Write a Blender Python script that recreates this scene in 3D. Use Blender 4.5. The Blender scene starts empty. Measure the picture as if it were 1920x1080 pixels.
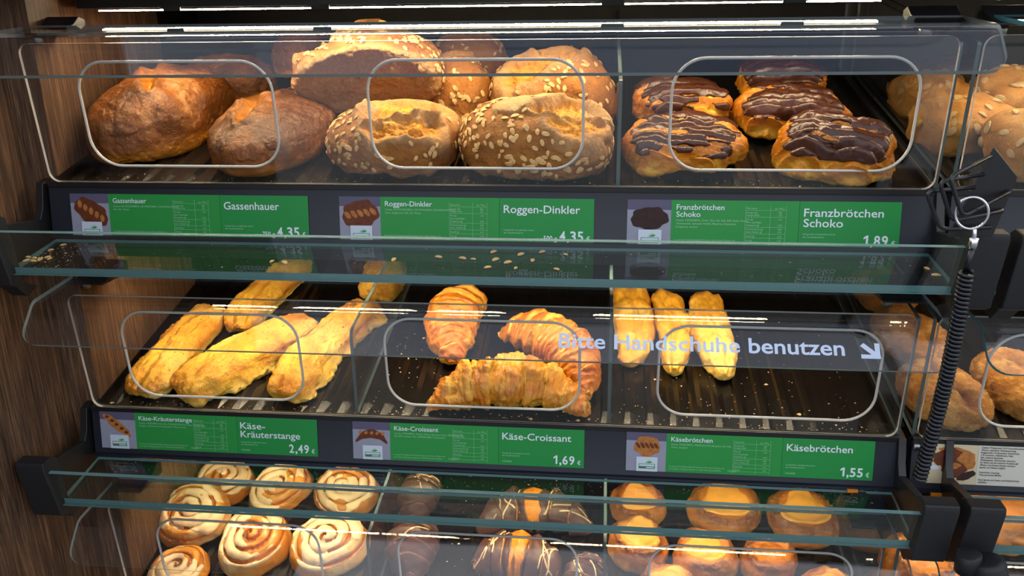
import bpy, bmesh, math, random
import numpy as np
from mathutils import Matrix, Vector

# ------------------------------------------------------------------ camera, world, exposure
S = bpy.context.scene
COL = S.collection
F_PX, PITCH, YAW, ROLL = 1568.75, 0.327375, 0.108386, -0.013360
CAM = (0.65126, -0.91587, 0.19338)

def camera():
    cy, sy = math.cos(YAW), math.sin(YAW)
    fwd = Vector((-sy * math.cos(PITCH), cy * math.cos(PITCH), -math.sin(PITCH)))
    right = Vector((cy, sy, 0))
    up = right.cross(fwd)
    c, s = math.cos(ROLL), math.sin(ROLL)
    r2, u2 = c * right + s * up, -s * right + c * up
    cd = bpy.data.cameras.new('camera')
    cd.sensor_width = 36.0
    cd.lens = F_PX / 1920 * 36.0
    cd.clip_start = 0.02
    o = bpy.data.objects.new('camera', cd)
    m = Matrix.Identity(4)
    for i in range(3):
        m[i][0], m[i][1], m[i][2], m[i][3] = r2[i], u2[i], -fwd[i], CAM[i]
    o.matrix_world = m
    COL.objects.link(o)
    S.camera = o
camera()

S.view_settings.view_transform = 'Standard'
S.view_settings.look = 'None'
S.view_settings.exposure = 0.0
S.view_settings.gamma = 1.0
S.view_settings.use_curve_mapping = False
S.cycles.max_bounces = 8
S.cycles.transparent_max_bounces = 40
S.cycles.glossy_bounces = 4
S.cycles.diffuse_bounces = 3
S.cycles.use_denoising = True
S.cycles.sample_clamp_indirect = 4.0
S.cycles.caustics_reflective = False

LED_POWER = 105.0            # radiance of the warm LED strips
STORE, STORE_TOP = 1.6, 0.30  # lit shop in front of the case, dimmer ceiling above it

def world():
    w = bpy.data.worlds.new('store_light')
    S.world = w
    w.use_nodes = True
    nt = w.node_tree
    nt.nodes.clear()
    out = nt.nodes.new('ShaderNodeOutputWorld')
    bg = nt.nodes.new('ShaderNodeBackground')
    tc = nt.nodes.new('ShaderNodeTexCoord')
    sp = nt.nodes.new('ShaderNodeSeparateXYZ')
    mr = nt.nodes.new('ShaderNodeMapRange')
    mr.inputs[1].default_value, mr.inputs[2].default_value = -1.0, 1.0
    rp = nt.nodes.new('ShaderNodeValToRGB')
    e = rp.color_ramp.elements
    e[0].position, e[0].color = 0.0, (0.05, 0.05, 0.055, 1)
    e[1].position, e[1].color = 1.0, tuple(STORE_TOP * c for c in (.42, .76, 1.45)) + (1,)
    for pos, k in ((.48, .30), (.60, .75), (.70, 1.0), (.86, .9)):
        m = e.new(pos)
        m.color = tuple(STORE * k * c for c in (.93, .98, 1.08)) + (1,)
    nt.links.new(tc.outputs['Generated'], sp.inputs[0])
    nt.links.new(sp.outputs[2], mr.inputs[0])
    nt.links.new(mr.outputs[0], rp.inputs[0])
    nt.links.new(rp.outputs[0], bg.inputs[0])
    nt.links.new(bg.outputs[0], out.inputs[0])
world()

H = 0.29472                 # height of one tier
SL = math.radians(12.0)     # slope of the trays
TS = math.tan(SL)
M2 = 1.022                  # x where the neighbouring case starts
FD = 0.43                   # depth of the trays
RX = Matrix.Rotation(SL, 4, 'X')

def fz(y, lv):
    return -0.004 - H * lv + y * TS

# ------------------------------------------------------------------ materials
def lin(r, g, b):
    f = lambda c: (c / 255 / 12.92) if c / 255 <= .04045 else ((c / 255 + .055) / 1.055) ** 2.4
    return (f(r), f(g), f(b), 1.0)

def new_mat(name):
    m = bpy.data.materials.new(name)
    m.use_nodes = True
    nt = m.node_tree
    b = nt.nodes['Principled BSDF']
    return m, nt, b

def plain(name, col, rough=.5, metal=0.0, spec=.5, noise=0.0, nscale=60, bump=0.0):
    m, nt, b = new_mat(name)
    b.inputs['Base Color'].default_value = col
    b.inputs['Roughness'].default_value = rough
    b.inputs['Metallic'].default_value = metal
    b.inputs['Specular IOR Level'].default_value = spec
    if noise or bump:
        tc = nt.nodes.new('ShaderNodeTexCoord')
        n = nt.nodes.new('ShaderNodeTexNoise')
        n.inputs['Scale'].default_value = nscale
        n.inputs['Detail'].default_value = 5
        nt.links.new(tc.outputs['Object'], n.inputs['Vector'])
        if noise:
            mx = nt.nodes.new('ShaderNodeMix')
            mx.data_type = 'RGBA'
            mx.inputs[6].default_value = tuple(c * (1 - noise) for c in col[:3]) + (1,)
            mx.inputs[7].default_value = tuple(min(1, c * (1 + noise)) for c in col[:3]) + (1,)
            nt.links.new(n.outputs[0], mx.inputs[0])
            nt.links.new(mx.outputs[2], b.inputs['Base Color'])
        if bump:
            bp = nt.nodes.new('ShaderNodeBump')
            bp.inputs['Strength'].default_value = bump
            bp.inputs['Distance'].default_value = .002
            nt.links.new(n.outputs[0], bp.inputs['Height'])
            nt.links.new(bp.outputs[0], b.inputs['Normal'])
    return m

def clear(name, tint, f0=.045, gain=1.0, rough=0.0):
    """thin clear sheet: Schlick mix of tinted transmission and mirror reflection"""
    m, nt, b = new_mat(name)
    nt.nodes.remove(b)
    out = nt.nodes['Material Output']
    lw = nt.nodes.new('ShaderNodeLayerWeight')
    lw.inputs[0].default_value = .5
    p = nt.nodes.new('ShaderNodeMath'); p.operation = 'POWER'; p.inputs[1].default_value = 5.0
    q = nt.nodes.new('ShaderNodeMath'); q.operation = 'MULTIPLY_ADD'
    q.inputs[1].default_value, q.inputs[2].default_value = .9 * gain, f0
    tr = nt.nodes.new('ShaderNodeBsdfTransparent'); tr.inputs[0].default_value = tint
    gl = nt.nodes.new('ShaderNodeBsdfGlossy'); gl.inputs['Roughness'].default_value = rough
    gl.inputs[0].default_value = (1, 1, 1, 1)
    mx = nt.nodes.new('ShaderNodeMixShader')
    L = nt.links.new
    L(lw.outputs['Facing'], p.inputs[0]); L(p.outputs[0], q.inputs[0]); L(q.outputs[0], mx.inputs[0])
    L(tr.outputs[0], mx.inputs[1]); L(gl.outputs[0], mx.inputs[2]); L(mx.outputs[0], out.inputs[0])
    return m

def bread_mat(name, crust, dark, light, flour, rough=.5, bump=.5, nscale=22, mottle=.5, fine=260, coat=0.0, specks=None):
    """crust / dark patches by noise; masks 'crack' -> light, 'flour' -> flour, 'bake' -> dark"""
    m, nt, b = new_mat(name)
    L = nt.links.new
    tc = nt.nodes.new('ShaderNodeTexCoord')
    def noise(sc, det=6, ro=.6):
        n = nt.nodes.new('ShaderNodeTexNoise')
        n.inputs['Scale'].default_value = sc
        n.inputs['Detail'].default_value = det
        n.inputs['Roughness'].default_value = ro
        L(tc.outputs['Object'], n.inputs['Vector'])
        return n
    def mix(f, a, c):
        x = nt.nodes.new('ShaderNodeMix'); x.data_type = 'RGBA'
        if hasattr(f, 'links'): L(f, x.inputs[0])
        else: x.inputs[0].default_value = f
        for k, v in ((6, a), (7, c)):
            if hasattr(v, 'links'): L(v, x.inputs[k])
            else: x.inputs[k].default_value = v
        return x.outputs[2]
    def attr(n):
        a = nt.nodes.new('ShaderNodeAttribute'); a.attribute_name = n
        return a.outputs['Fac']
    def mth(op, a, c, cl=True):
        x = nt.nodes.new('ShaderNodeMath'); x.operation = op; x.use_clamp = cl
        for k, v in ((0, a), (1, c)):
            if hasattr(v, 'links'): L(v, x.inputs[k])
            else: x.inputs[k].default_value = v
        return x.outputs[0]
    n1, n2, n3 = noise(nscale), noise(fine, 4, .7), noise(nscale * 4, 5, .65)
    r = nt.nodes.new('ShaderNodeMapRange'); r.inputs[1].default_value, r.inputs[2].default_value = .36, .66
    L(n1.outputs[0], r.inputs[0])
    f1 = mth('MULTIPLY', r.outputs[0], mottle)
    r3 = nt.nodes.new('ShaderNodeMapRange'); r3.inputs[1].default_value, r3.inputs[2].default_value = .52, .70
    L(n3.outputs[0], r3.inputs[0])
    f1 = mth('MAXIMUM', f1, mth('MULTIPLY', r3.outputs[0], mottle * .8))
    f1 = mth('MAXIMUM', f1, attr('bake'))
    c = mix(f1, crust, dark)
    c = mix(attr('crack'), c, light)
    ff = mth('MULTIPLY', attr('flour'), mth('ADD', mth('MULTIPLY', n2.outputs[0], 1.6, False), -.2))
    c = mix(ff, c, flour)
    if specks:
        n4 = noise(170, 2, .4)
        r4 = nt.nodes.new('ShaderNodeMapRange'); r4.inputs[1].default_value, r4.inputs[2].default_value = .70, .74
        L(n4.outputs[0], r4.inputs[0])
        c = mix(mth('MULTIPLY', r4.outputs[0], .8), c, specks)
    L(c, b.inputs['Base Color'])
    b.inputs['Roughness'].default_value = rough
    b.inputs['Specular IOR Level'].default_value = .45
    b.inputs['Coat Weight'].default_value = coat
    b.inputs['Coat Roughness'].default_value = .25
    h = mth('ADD', mth('MULTIPLY', n3.outputs[0], .6, False), mth('MULTIPLY', n2.outputs[0], .45, False), False)
    bp = nt.nodes.new('ShaderNodeBump')
    bp.inputs['Strength'].default_value = bump
    bp.inputs['Distance'].default_value = .004
    L(h, bp.inputs['Height']); L(bp.outputs[0], b.inputs['Normal'])
    return m

def wood_mat():
    m, nt, b = new_mat('oak_laminate')
    L = nt.links.new
    tc = nt.nodes.new('ShaderNodeTexCoord')
    mp = nt.nodes.new('ShaderNodeMapping')
    mp.inputs['Scale'].default_value = (1, 1, .035)
    n = nt.nodes.new('ShaderNodeTexNoise'); n.inputs['Scale'].default_value = 420; n.inputs['Detail'].default_value = 8; n.inputs['Roughness'].default_value = .7
    mp2 = nt.nodes.new('ShaderNodeMapping'); mp2.inputs['Scale'].default_value = (1, 1, .12)
    n2 = nt.nodes.new('ShaderNodeTexNoise'); n2.inputs['Scale'].default_value = 22; n2.inputs['Detail'].default_value = 4; n2.inputs['Distortion'].default_value = 1.0
    L(tc.outputs['Object'], mp.inputs[0]); L(mp.outputs[0], n.inputs['Vector'])
    L(tc.outputs['Object'], mp2.inputs[0]); L(mp2.outputs[0], n2.inputs['Vector'])
    r = nt.nodes.new('ShaderNodeValToRGB')
    e = r.color_ramp.elements
    e[0].position, e[0].color = .36, lin(54, 39, 31)
    e[1].position, e[1].color = .68, lin(156, 118, 84)
    k = e.new(.52); k.color = lin(102, 74, 53)
    L(n.outputs[0], r.inputs[0])
    x = nt.nodes.new('ShaderNodeMix'); x.data_type = 'RGBA'; x.blend_type = 'MULTIPLY'
    x.inputs[0].default_value = .75
    r2 = nt.nodes.new('ShaderNodeValToRGB')
    r2.color_ramp.elements[0].position, r2.color_ramp.elements[0].color = .3, (.48, .44, .42, 1)
    r2.color_ramp.elements[1].position, r2.color_ramp.elements[1].color = .65, (1, 1, 1, 1)
    L(n2.outputs[0], r2.inputs[0])
    L(r.outputs[0], x.inputs[6]); L(r2.outputs[0], x.inputs[7]); L(x.outputs[2], b.inputs['Base Color'])
    b.inputs['Roughness'].default_value = .5
    bp = nt.nodes.new('ShaderNodeBump'); bp.inputs['Strength'].default_value = .4; bp.inputs['Distance'].default_value = .001
    L(n.outputs[0], bp.inputs['Height']); L(bp.outputs[0], b.inputs['Normal'])
    return m

def led_mat():
    m, nt, b = new_mat('led_chips')
    L = nt.links.new
    nt.nodes.remove(b)
    out = nt.nodes['Material Output']
    em = nt.nodes.new('ShaderNodeEmission')
    em.inputs[0].default_value = (1.0, .80, .50, 1)
    tc = nt.nodes.new('ShaderNodeTexCoord')
    sp = nt.nodes.new('ShaderNodeSeparateXYZ')
    a = nt.nodes.new('ShaderNodeMath'); a.operation = 'MULTIPLY'; a.inputs[1].default_value = 2 * math.pi / .0105
    s = nt.nodes.new('ShaderNodeMath'); s.operation = 'SINE'
    k = nt.nodes.new('ShaderNodeMath'); k.operation = 'MULTIPLY_ADD'
    k.inputs[1].default_value, k.inputs[2].default_value = LED_POWER * .75, LED_POWER
    L(tc.outputs['Object'], sp.inputs[0]); L(sp.outputs[0], a.inputs[0]); L(a.outputs[0], s.inputs[0])
    L(s.outputs[0], k.inputs[0]); L(k.outputs[0], em.inputs[1]); L(em.outputs[0], out.inputs[0])
    return m

M = {}
M['wood'] = wood_mat()
M['led'] = led_mat()
M['black'] = plain('black_steel', lin(26, 25, 26), .38, 0, .5, .25, 40)
M['tray'] = plain('black_enamel', lin(19, 15, 13), .24, 0, .5, .35, 70, .15)
M['rail'] = plain('anthracite_profile', lin(28, 31, 42), .4, 0, .5, .1, 20)
M['cap'] = plain('black_plastic', lin(33, 33, 35), .5, 0, .4, .15, 90)
M['dark'] = plain('dark_back_panel', lin(8, 7, 8), .5, 0, .25, .25, 12)
M['acrylic'] = clear('clear_acrylic', (.985, .985, .985, 1))
M['flap'] = clear('clear_acrylic_flap', (.96, .965, .97, 1), .04)
M['glass'] = clear('clear_glass', (.91, .955, .955, 1), .058)
M['edge'] = plain('acrylic_cut_edge', lin(205, 200, 190), .3, 0, .6)
M['edge2'] = plain('acrylic_rim', lin(150, 162, 160), .25, 0, .7)
M['pedge'] = plain('smoky_pane_edge', lin(74, 88, 86), .25, 0, .6)
M['gedge'] = plain('green_glass_edge', lin(104, 140, 140), .2, 0, .7)
M['teal'] = plain('teal_glass_edge', lin(70, 130, 140), .2, 0, .7)
M['chrome'] = plain('chrome', lin(225, 225, 228), .12, 1)
M['steel'] = plain('brushed_steel', lin(150, 150, 152), .3, 1)
M['coil'] = plain('black_rubber', lin(14, 15, 24), .28, 0, .6)
M['green'] = plain('green_card', lin(42, 146, 66), .4, 0, .4, .04, 30)
M['green2'] = plain('green_price_card', lin(34, 142, 66), .4, 0, .4, .04, 30)
M['white'] = plain('white_print', lin(226, 236, 240), .5)
M['pale'] = plain('pale_green_print', lin(140, 205, 150), .5)
M['greyphoto'] = plain('grey_photo_backdrop', lin(150, 151, 168), .45, 0, .3, .12, 40)
M['purplephoto'] = plain('dim_photo_backdrop', lin(92, 88, 112), .45, 0, .3, .1, 40)
M['cardwhite'] = plain('white_paper', lin(205, 214, 228), .5)
M['logogrey'] = plain('grey_logo_print', lin(96, 100, 104), .5)
M['photobrown'] = plain('printed_brown_crust', lin(104, 52, 30), .45, 0, .3, .6, 220)
M['photodark'] = plain('printed_chocolate_crust', lin(52, 30, 30), .45, 0, .3, .5, 220)
M['phototan'] = plain('printed_tan_crust', lin(178, 112, 56), .45, 0, .3, .6, 220)
M['beige'] = plain('beige_card', lin(206, 190, 156), .5, 0, .3, .06, 30)
M['beige2'] = plain('pale_beige_card', lin(206, 202, 188), .5)
M['blackprint'] = plain('black_print', lin(40, 38, 36), .6)
M['bluewhite'] = plain('pale_blue_vinyl', lin(214, 228, 255), .5)
M['orangetag'] = plain('orange_plastic', lin(240, 140, 30), .4)
M['crumb'] = plain('pastry_crumb', lin(226, 190, 132), .6, 0, .3, .2, 300)
M['flake'] = plain('oat_flake', lin(222, 178, 116), .55, 0, .35, .22, 350)
M['seed'] = plain('pumpkin_seed', lin(186, 158, 110), .5, 0, .35, .25, 250)
M['choc'] = plain('dark_chocolate', lin(70, 37, 25), .30, 0, .5, .25, 60, .35)
M['choc2'] = plain('milk_chocolate', lin(88, 56, 48), .38, 0, .5, .12, 30, .1)
M['icing'] = plain('white_icing', lin(236, 200, 150), .32, 0, .5, .06, 80)
M['cheese'] = plain('melted_cheese', lin(228, 158, 62), .38, 0, .5, .12, 60, .25)
M['rye'] = bread_mat('dark_rye_crust', lin(144, 82, 30), lin(60, 32, 14), lin(222, 140, 36), lin(206, 152, 96), .30, .9, 16, .85)
M['dinkler'] = bread_mat('seeded_rye_crust', lin(180, 116, 44), lin(108, 58, 20), lin(230, 156, 48), lin(198, 164, 116), .6, 1.0, 22, .8)
M['stick'] = bread_mat('cheese_stick_crust', lin(244, 190, 62), lin(206, 112, 16), lin(250, 212, 100), lin(252, 226, 130), .42, 1.0, 24, .8, 200, 0, lin(96, 66, 18))
M['croissant'] = bread_mat('golden_croissant_crust', lin(232, 140, 26), lin(176, 78, 10), lin(250, 196, 72), lin(240, 186, 84), .32, .7, 26, .7, 200, .25)
M['roll'] = bread_mat('pale_golden_crust', lin(248, 186, 58), lin(232, 140, 22), lin(252, 214, 104), lin(252, 224, 130), .36, .6, 20, .5, 200, .2)
M['puff'] = bread_mat('layered_puff_crust', lin(230, 146, 30), lin(150, 66, 12), lin(248, 188, 60), lin(240, 190, 90), .34, .8, 30, .65, 220, .2)
M['swirl'] = bread_mat('glazed_swirl_crust', lin(226, 150, 54), lin(172, 88, 20), lin(244, 204, 130), lin(248, 226, 180), .3, .5, 22, .45, 180, .4)
M['bun'] = bread_mat('cheese_bun_crust', lin(206, 126, 36), lin(112, 50, 12), lin(240, 176, 62), lin(224, 160, 70), .38, .8, 22, .5, 200, .15)
M['grain'] = bread_mat('floury_grain_crust', lin(186, 126, 50), lin(130, 78, 26), lin(116, 60, 16), lin(222, 174, 92), .8, 1.6, 34, .7, 420)
M['seedroll'] = bread_mat('floured_seed_roll_crust', lin(176, 120, 46), lin(128, 80, 28), lin(200, 138, 52), lin(200, 154, 84), .65, .9, 24, .5, 240)

# ------------------------------------------------------------------ object helpers
def tag(o, label=None, cat=None, group=None, kind=None):
    if label: o['label'] = label
    if cat: o['category'] = cat
    if group: o['group'] = group
    if kind: o['kind'] = kind
    return o

def empty(name, label, cat, loc=(0, 0, 0), group=None):
    o = bpy.data.objects.new(name, None)
    o.location = loc
    o.empty_display_size = .02
    COL.objects.link(o)
    return tag(o, label, cat, group)

def link(name, me, parent=None, mat=None):
    o = bpy.data.objects.new(name, me)
    COL.objects.link(o)
    if mat is not None:
        for x in (mat if isinstance(mat, (list, tuple)) else [mat]):
            me.materials.append(x)
    if parent is not None:
        o.parent = parent
    return o

def mesh_np(name, V, Fc, attrs=None, smooth=True, midx=None):
    me = bpy.data.meshes.new(name)
    me.from_pydata(np.asarray(V).tolist(), [], [list(map(int, f)) for f in Fc])
    if smooth:
        me.polygons.foreach_set('use_smooth', [True] * len(me.polygons))
    if midx is not None:
        me.polygons.foreach_set('material_index', midx)
    for k, a in (attrs or {}).items():
        at = me.attributes.new(k, 'FLOAT', 'POINT')
        at.data.foreach_set('value', np.clip(np.asarray(a, dtype=np.float32), 0, 1))
    me.update()
    return me

class MB:
    """collects boxes, extrusions and tubes into ONE mesh"""
    def __init__(s): s.V, s.F, s.M, s.S = [], [], [], []
    def add(s, V, Fc, mi=0, sm=False):
        n = len(s.V)
        s.V += [tuple(v) for v in V]
        for f in Fc:
            s.F.append([i + n for i in f]); s.M.append(mi); s.S.append(sm)
        return s
    def box(s, a, b, mi=0):
        (x0, y0, z0), (x1, y1, z1) = a, b
        V = [(x, y, z) for z in (z0, z1) for y in (y0, y1) for x in (x0, x1)]
        return s.add(V, [(0, 2, 3, 1), (4, 5, 7, 6), (0, 1, 5, 4), (2, 6, 7, 3), (0, 4, 6, 2), (1, 3, 7, 5)], mi)
    def prism_x(s, prof, x0, x1, mi=0):
        """closed (y, z) profile, counter-clockwise seen from +x, extruded along x"""
        n = len(prof)
        V = [(x0, y, z) for y, z in prof] + [(x1, y, z) for y, z in prof]
        Fc = [(i, i + n, (i + 1) % n + n, (i + 1) % n)[::-1] for i in range(n)] + [tuple(range(n))[::-1], tuple(range(n, 2 * n))]
        return s.add(V, Fc, mi)
    def tube(s, pts, r, n=10, mi=0, closed=False):
        pts = [Vector(p) for p in pts]
        k = len(pts)
        ring = []
        prev = None
        for i, p in enumerate(pts):
            a = pts[(i - 1) % k] if closed or i else p
            c = pts[(i + 1) % k] if closed or i < k - 1 else p
            t = (c - a).normalized()
            if prev is None:
                u = t.orthogonal().normalized()
            else:
                u = (prev - t * prev.dot(t)).normalized()
            prev = u
            w = t.cross(u)
            rr = r[i] if isinstance(r, (list, tuple)) else r
            ring += [p + rr * (math.cos(6.28318 * j / n) * u + math.sin(6.28318 * j / n) * w) for j in range(n)]
        Fc = []
        for i in range(k if closed else k - 1):
            for j in range(n):
                a, b = i * n + j, i * n + (j + 1) % n
                c, d = ((i + 1) % k) * n + (j + 1) % n, ((i + 1) % k) * n + j
                Fc.append((a, b, c, d))
        if not closed:
            Fc += [tuple(range(n))[::-1], tuple(range((k - 1) * n, k * n))]
        return s.add(ring, Fc, mi, True)
    def build(s, name, mats, parent=None, bevel=0.0):
        me = bpy.data.meshes.new(name)
        me.from_pydata(s.V, [], s.F)
        me.polygons.foreach_set('material_index', s.M)
        me.polygons.foreach_set('use_smooth', s.S)
        bm = bmesh.new(); bm.from_mesh(me)
        bmesh.ops.recalc_face_normals(bm, faces=bm.faces)
        bm.to_mesh(me); bm.free()
        o = link(name, me, parent, mats)
        if bevel:
            md = o.modifiers.new('bevel', 'BEVEL'); md.width = bevel; md.segments = 3; md.limit_method = 'ANGLE'
            for p in me.polygons: p.use_smooth = True
            md.harden_normals = True
        return o

def rrect(x0, y0, x1, y1, r, n=8):
    P = []
    for cx, cy, a in ((x1 - r, y0 + r, -90), (x1 - r, y1 - r, 0), (x0 + r, y1 - r, 90), (x0 + r, y0 + r, 180)):
        for i in range(n + 1):
            t = math.radians(a + 90 * i / n)
            P.append((cx + r * math.cos(t), cy + r * math.sin(t)))
    return P

def sheet(loops, th):
    """flat sheet with holes in local xy, thickness along z; material 1 on the cut edges"""
    cu = bpy.data.curves.new('c', 'CURVE')
    cu.dimensions = '2D'; cu.fill_mode = 'BOTH'; cu.extrude = th / 2
    for P in loops:
        sp = cu.splines.new('POLY')
        sp.points.add(len(P) - 1)
        for i, (x, y) in enumerate(P): sp.points[i].co = (x, y, 0, 1)
        sp.use_cyclic_u = True
    o = bpy.data.objects.new('c', cu)
    COL.objects.link(o)
    dg = bpy.context.evaluated_depsgraph_get()
    me = bpy.data.meshes.new_from_object(o.evaluated_get(dg))
    bpy.data.objects.remove(o)
    bpy.data.curves.remove(cu)
    me.materials.clear()
    for p in me.polygons:
        p.material_index = 0 if abs(p.normal.z) > .7 else 1
        p.use_smooth = False
    return me

def frame_matrix(o, x, y):
    """matrix with origin o, local x and y along the given world directions"""
    x, y = Vector(x).normalized(), Vector(y).normalized()
    z = x.cross(y)
    m = Matrix.Identity(4)
    for i in range(3):
        m[i][0], m[i][1], m[i][2], m[i][3] = x[i], y[i], z[i], o[i]
    return m

def text_mesh(s, bold=0.0):
    cu = bpy.data.curves.new('t', 'FONT')
    cu.body = s; cu.size = 1.0; cu.offset = bold; cu.resolution_u = 3; cu.extrude = 0
    o = bpy.data.objects.new('t', cu)
    COL.objects.link(o)
    dg = bpy.context.evaluated_depsgraph_get()
    me = bpy.data.meshes.new_from_object(o.evaluated_get(dg))
    bpy.data.objects.remove(o); bpy.data.curves.remove(cu)
    return me

def fit_text(rows, bold=0.0):
    """rows: (string, x, baseline y, width or None, cap height) -> one mesh in local xy"""
    V, Fc = [], []
    for s, x, y, w, h in rows:
        me = text_mesh(s, bold)
        if not len(me.vertices): continue
        P = np.array([v.co[:] for v in me.vertices])
        k = h / .72
        kx = (w / (P[:, 0].max() - P[:, 0].min())) if w else k * .86
        n = len(V)
        x0 = P[:, 0].min()
        V += [(x + (p[0] - x0) * kx, y + p[1] * k, 0) for p in P]
        Fc += [[i + n for i in f.vertices] for f in me.polygons]
        bpy.data.meshes.remove(me)
    me = bpy.data.meshes.new('text')
    me.from_pydata(V, [], Fc)
    return me

def price_mesh(s, x, y, w, h):
    """a price in narrow figures, the figure 1 with its flag"""
    V, Fc, cx = [], [], 0.0
    one = [(.20, 0), (.34, 0), (.34, .72), (.23, .72), (.03, .58), (.03, .43), (.20, .54)]
    for ch in s:
        n = len(V)
        if ch == '1':
            V += [(cx + a, b) for a, b in one]; Fc.append([n + i for i in range(7)]); cx += .46
            continue
        me = text_mesh(ch, .022)
        P = np.array([v.co[:2] for v in me.vertices])
        k = .42 / (P[:, 0].max() - P[:, 0].min()) if ch != ',' else 1.0
        P[:, 0] = (P[:, 0] - P[:, 0].min()) * k + cx + .03
        V += [tuple(q) for q in P]; Fc += [[i + n for i in f.vertices] for f in me.polygons]
        cx += .52 if ch != ',' else .24
        bpy.data.meshes.remove(me)
    kx, ky = w / cx, h / .72
    me = bpy.data.meshes.new('price')
    me.from_pydata([(x + a * kx, y + b * ky, 0) for a, b in V], [], Fc)
    return me

# ------------------------------------------------------------------ noise
def vnoise(P, seed=0):
    P = np.asarray(P) + seed * 17.31
    I = np.floor(P).astype(np.int64); f = P - I
    u = f * f * f * (f * (f * 6 - 15) + 10)
    def h(i, j, k):
        n = (I[:, 0] + i) * 374761393 + (I[:, 1] + j) * 668265263 + (I[:, 2] + k) * 2147483647 + seed * 1274126177
        n = (n ^ (n >> 13)) * 1274126177 & 0xffffffff
        n = (n ^ (n >> 16)) & 0xffff
        return n / 32767.5 - 1
    x0 = lambda j, k: h(0, j, k) * (1 - u[:, 0]) + h(1, j, k) * u[:, 0]
    y0 = lambda k: x0(0, k) * (1 - u[:, 1]) + x0(1, k) * u[:, 1]
    return y0(0) * (1 - u[:, 2]) + y0(1) * u[:, 2]

def fbm(P, sc, oct=4, seed=0, gain=.5):
    P = np.asarray(P) * sc
    r, a = 0, 1.0
    for i in range(oct):
        r = r + a * vnoise(P, seed + i * 3); P = P * 2.03; a *= gain
    return r

def ridge(P, sc, oct=3, seed=0):
    P = np.asarray(P) * sc
    r, a = 0, 1.0
    for i in range(oct):
        r = r + a * (1 - np.abs(vnoise(P, seed + i * 5)) * 2); P = P * 2.1; a *= .5
    return r

def sstep(a, b, x):
    t = np.clip((x - a) / (b - a), 0, 1)
    return t * t * (3 - 2 * t)

_ico = {}
def ico(n):
    if n not in _ico:
        bm = bmesh.new()
        bmesh.ops.create_icosphere(bm, subdivisions=n, radius=1)
        _ico[n] = (np.array([v.co[:] for v in bm.verts]), np.array([[v.index for v in f.verts] for f in bm.faces]))
        bm.free()
    return _ico[n]

def vnormals(V, Fc):
    Fc = np.asarray(Fc)
    a, b, c = V[Fc[:, 0]], V[Fc[:, 1]], V[Fc[:, 2]]
    fn = np.cross(b - a, c - a)
    N = np.zeros_like(V)
    for k in range(Fc.shape[1]): np.add.at(N, Fc[:, k], fn)
    return N / (np.linalg.norm(N, axis=1, keepdims=True) + 1e-12)

def dome(U, a, b, h, ex=2.4, flat=.3, zp=.9):
    rxy = np.hypot(U[:, 0], U[:, 1])
    s = (np.abs(U[:, 0]) ** ex + np.abs(U[:, 1]) ** ex) ** (1 / ex)
    fac = rxy / (s + 1e-9)
    z = U[:, 2]
    Z = np.where(z > 0, h * (1 - flat) * np.abs(z) ** zp, -flat * h * np.sin(np.clip(np.abs(z) * 1.9, 0, 1) * math.pi / 2))
    return np.stack([a * U[:, 0] * fac, b * U[:, 1] * fac, Z + flat * h], 1)

def seg_d(P, a, b):
    a, b = np.array(a), np.array(b)
    t = np.clip(((P - a) @ (b - a)) / ((b - a) @ (b - a)), 0, 1)
    return np.linalg.norm(P - (a + t[:, None] * (b - a)), axis=1), t

def place(o, x, y, lv, rz=0, dz=0.0, tx=0.0, ty=0.0, flat=False):
    """stands a thing on the sloping tray of a tier (dz: lifted by what it lies on)"""
    o.matrix_world = Matrix.Translation((x, y, fz(y, lv) + dz + .0030)) @ (Matrix.Identity(4) if flat else RX) @ \
        Matrix.Rotation(math.radians(tx), 4, 'X') @ Matrix.Rotation(math.radians(ty), 4, 'Y') @ Matrix.Rotation(math.radians(rz), 4, 'Z')
    return o

def shell(name, V, Fc, mask, thick, parent, mat, lift=-.0012):
    """a coating that lies on part of a crust: thick where mask is high, dipping under the crust at its border"""
    N = vnormals(V, Fc)
    keep = mask[Fc].max(1) > .02
    Fk = Fc[keep]
    used = np.unique(Fk)
    idx = -np.ones(len(V), int); idx[used] = np.arange(len(used))
    W = V[used] + N[used] * (lift + (thick - lift) * sstep(0, .55, mask[used]))[:, None]
    me = mesh_np(name, W, idx[Fk])
    return link(name, me, parent, mat)

def flakes(name, V, Fc, weight, count, seed, parent, mat, size=(.0042, .0024, .0008)):
    rng = np.random.default_rng(seed)
    tri = V[Fc]
    fn = np.cross(tri[:, 1] - tri[:, 0], tri[:, 2] - tri[:, 0])
    ar = np.linalg.norm(fn, axis=1)
    w = ar * weight[Fc].mean(1)
    pick = rng.choice(len(Fc), count, p=w / w.sum())
    U, TF = ico(2)
    VV, FF = [], []
    for i in pick:
        n = fn[i] / ar[i]
        t = np.cross(n, rng.normal(size=3)); t /= np.linalg.norm(t)
        bt = np.cross(n, t)
        n2 = n + .35 * rng.normal() * t; n2 /= np.linalg.norm(n2)
        k = rng.uniform(.75, 1.3)
        L = U * (np.array(size) * k)
        L[:, 2] += .0006 * (1 - (U[:, 0]) ** 2) - .0009 * np.exp(-(U[:, 1] / .25) ** 2) * (U[:, 2] > 0)
        VV.append(tri[i].mean(0) + n * .0005 + L[:, :1] * t + L[:, 1:2] * bt + L[:, 2:] * n2)
        FF.append(TF + len(U) * len(FF))
    me = mesh_np(name, np.concatenate(VV), np.concatenate(FF))
    o = link(name, me, parent, mat)
    o['kind'] = 'stuff'
    return o

# ------------------------------------------------------------------ the setting
def struct(o):
    o['kind'] = 'structure'
    return o

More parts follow.
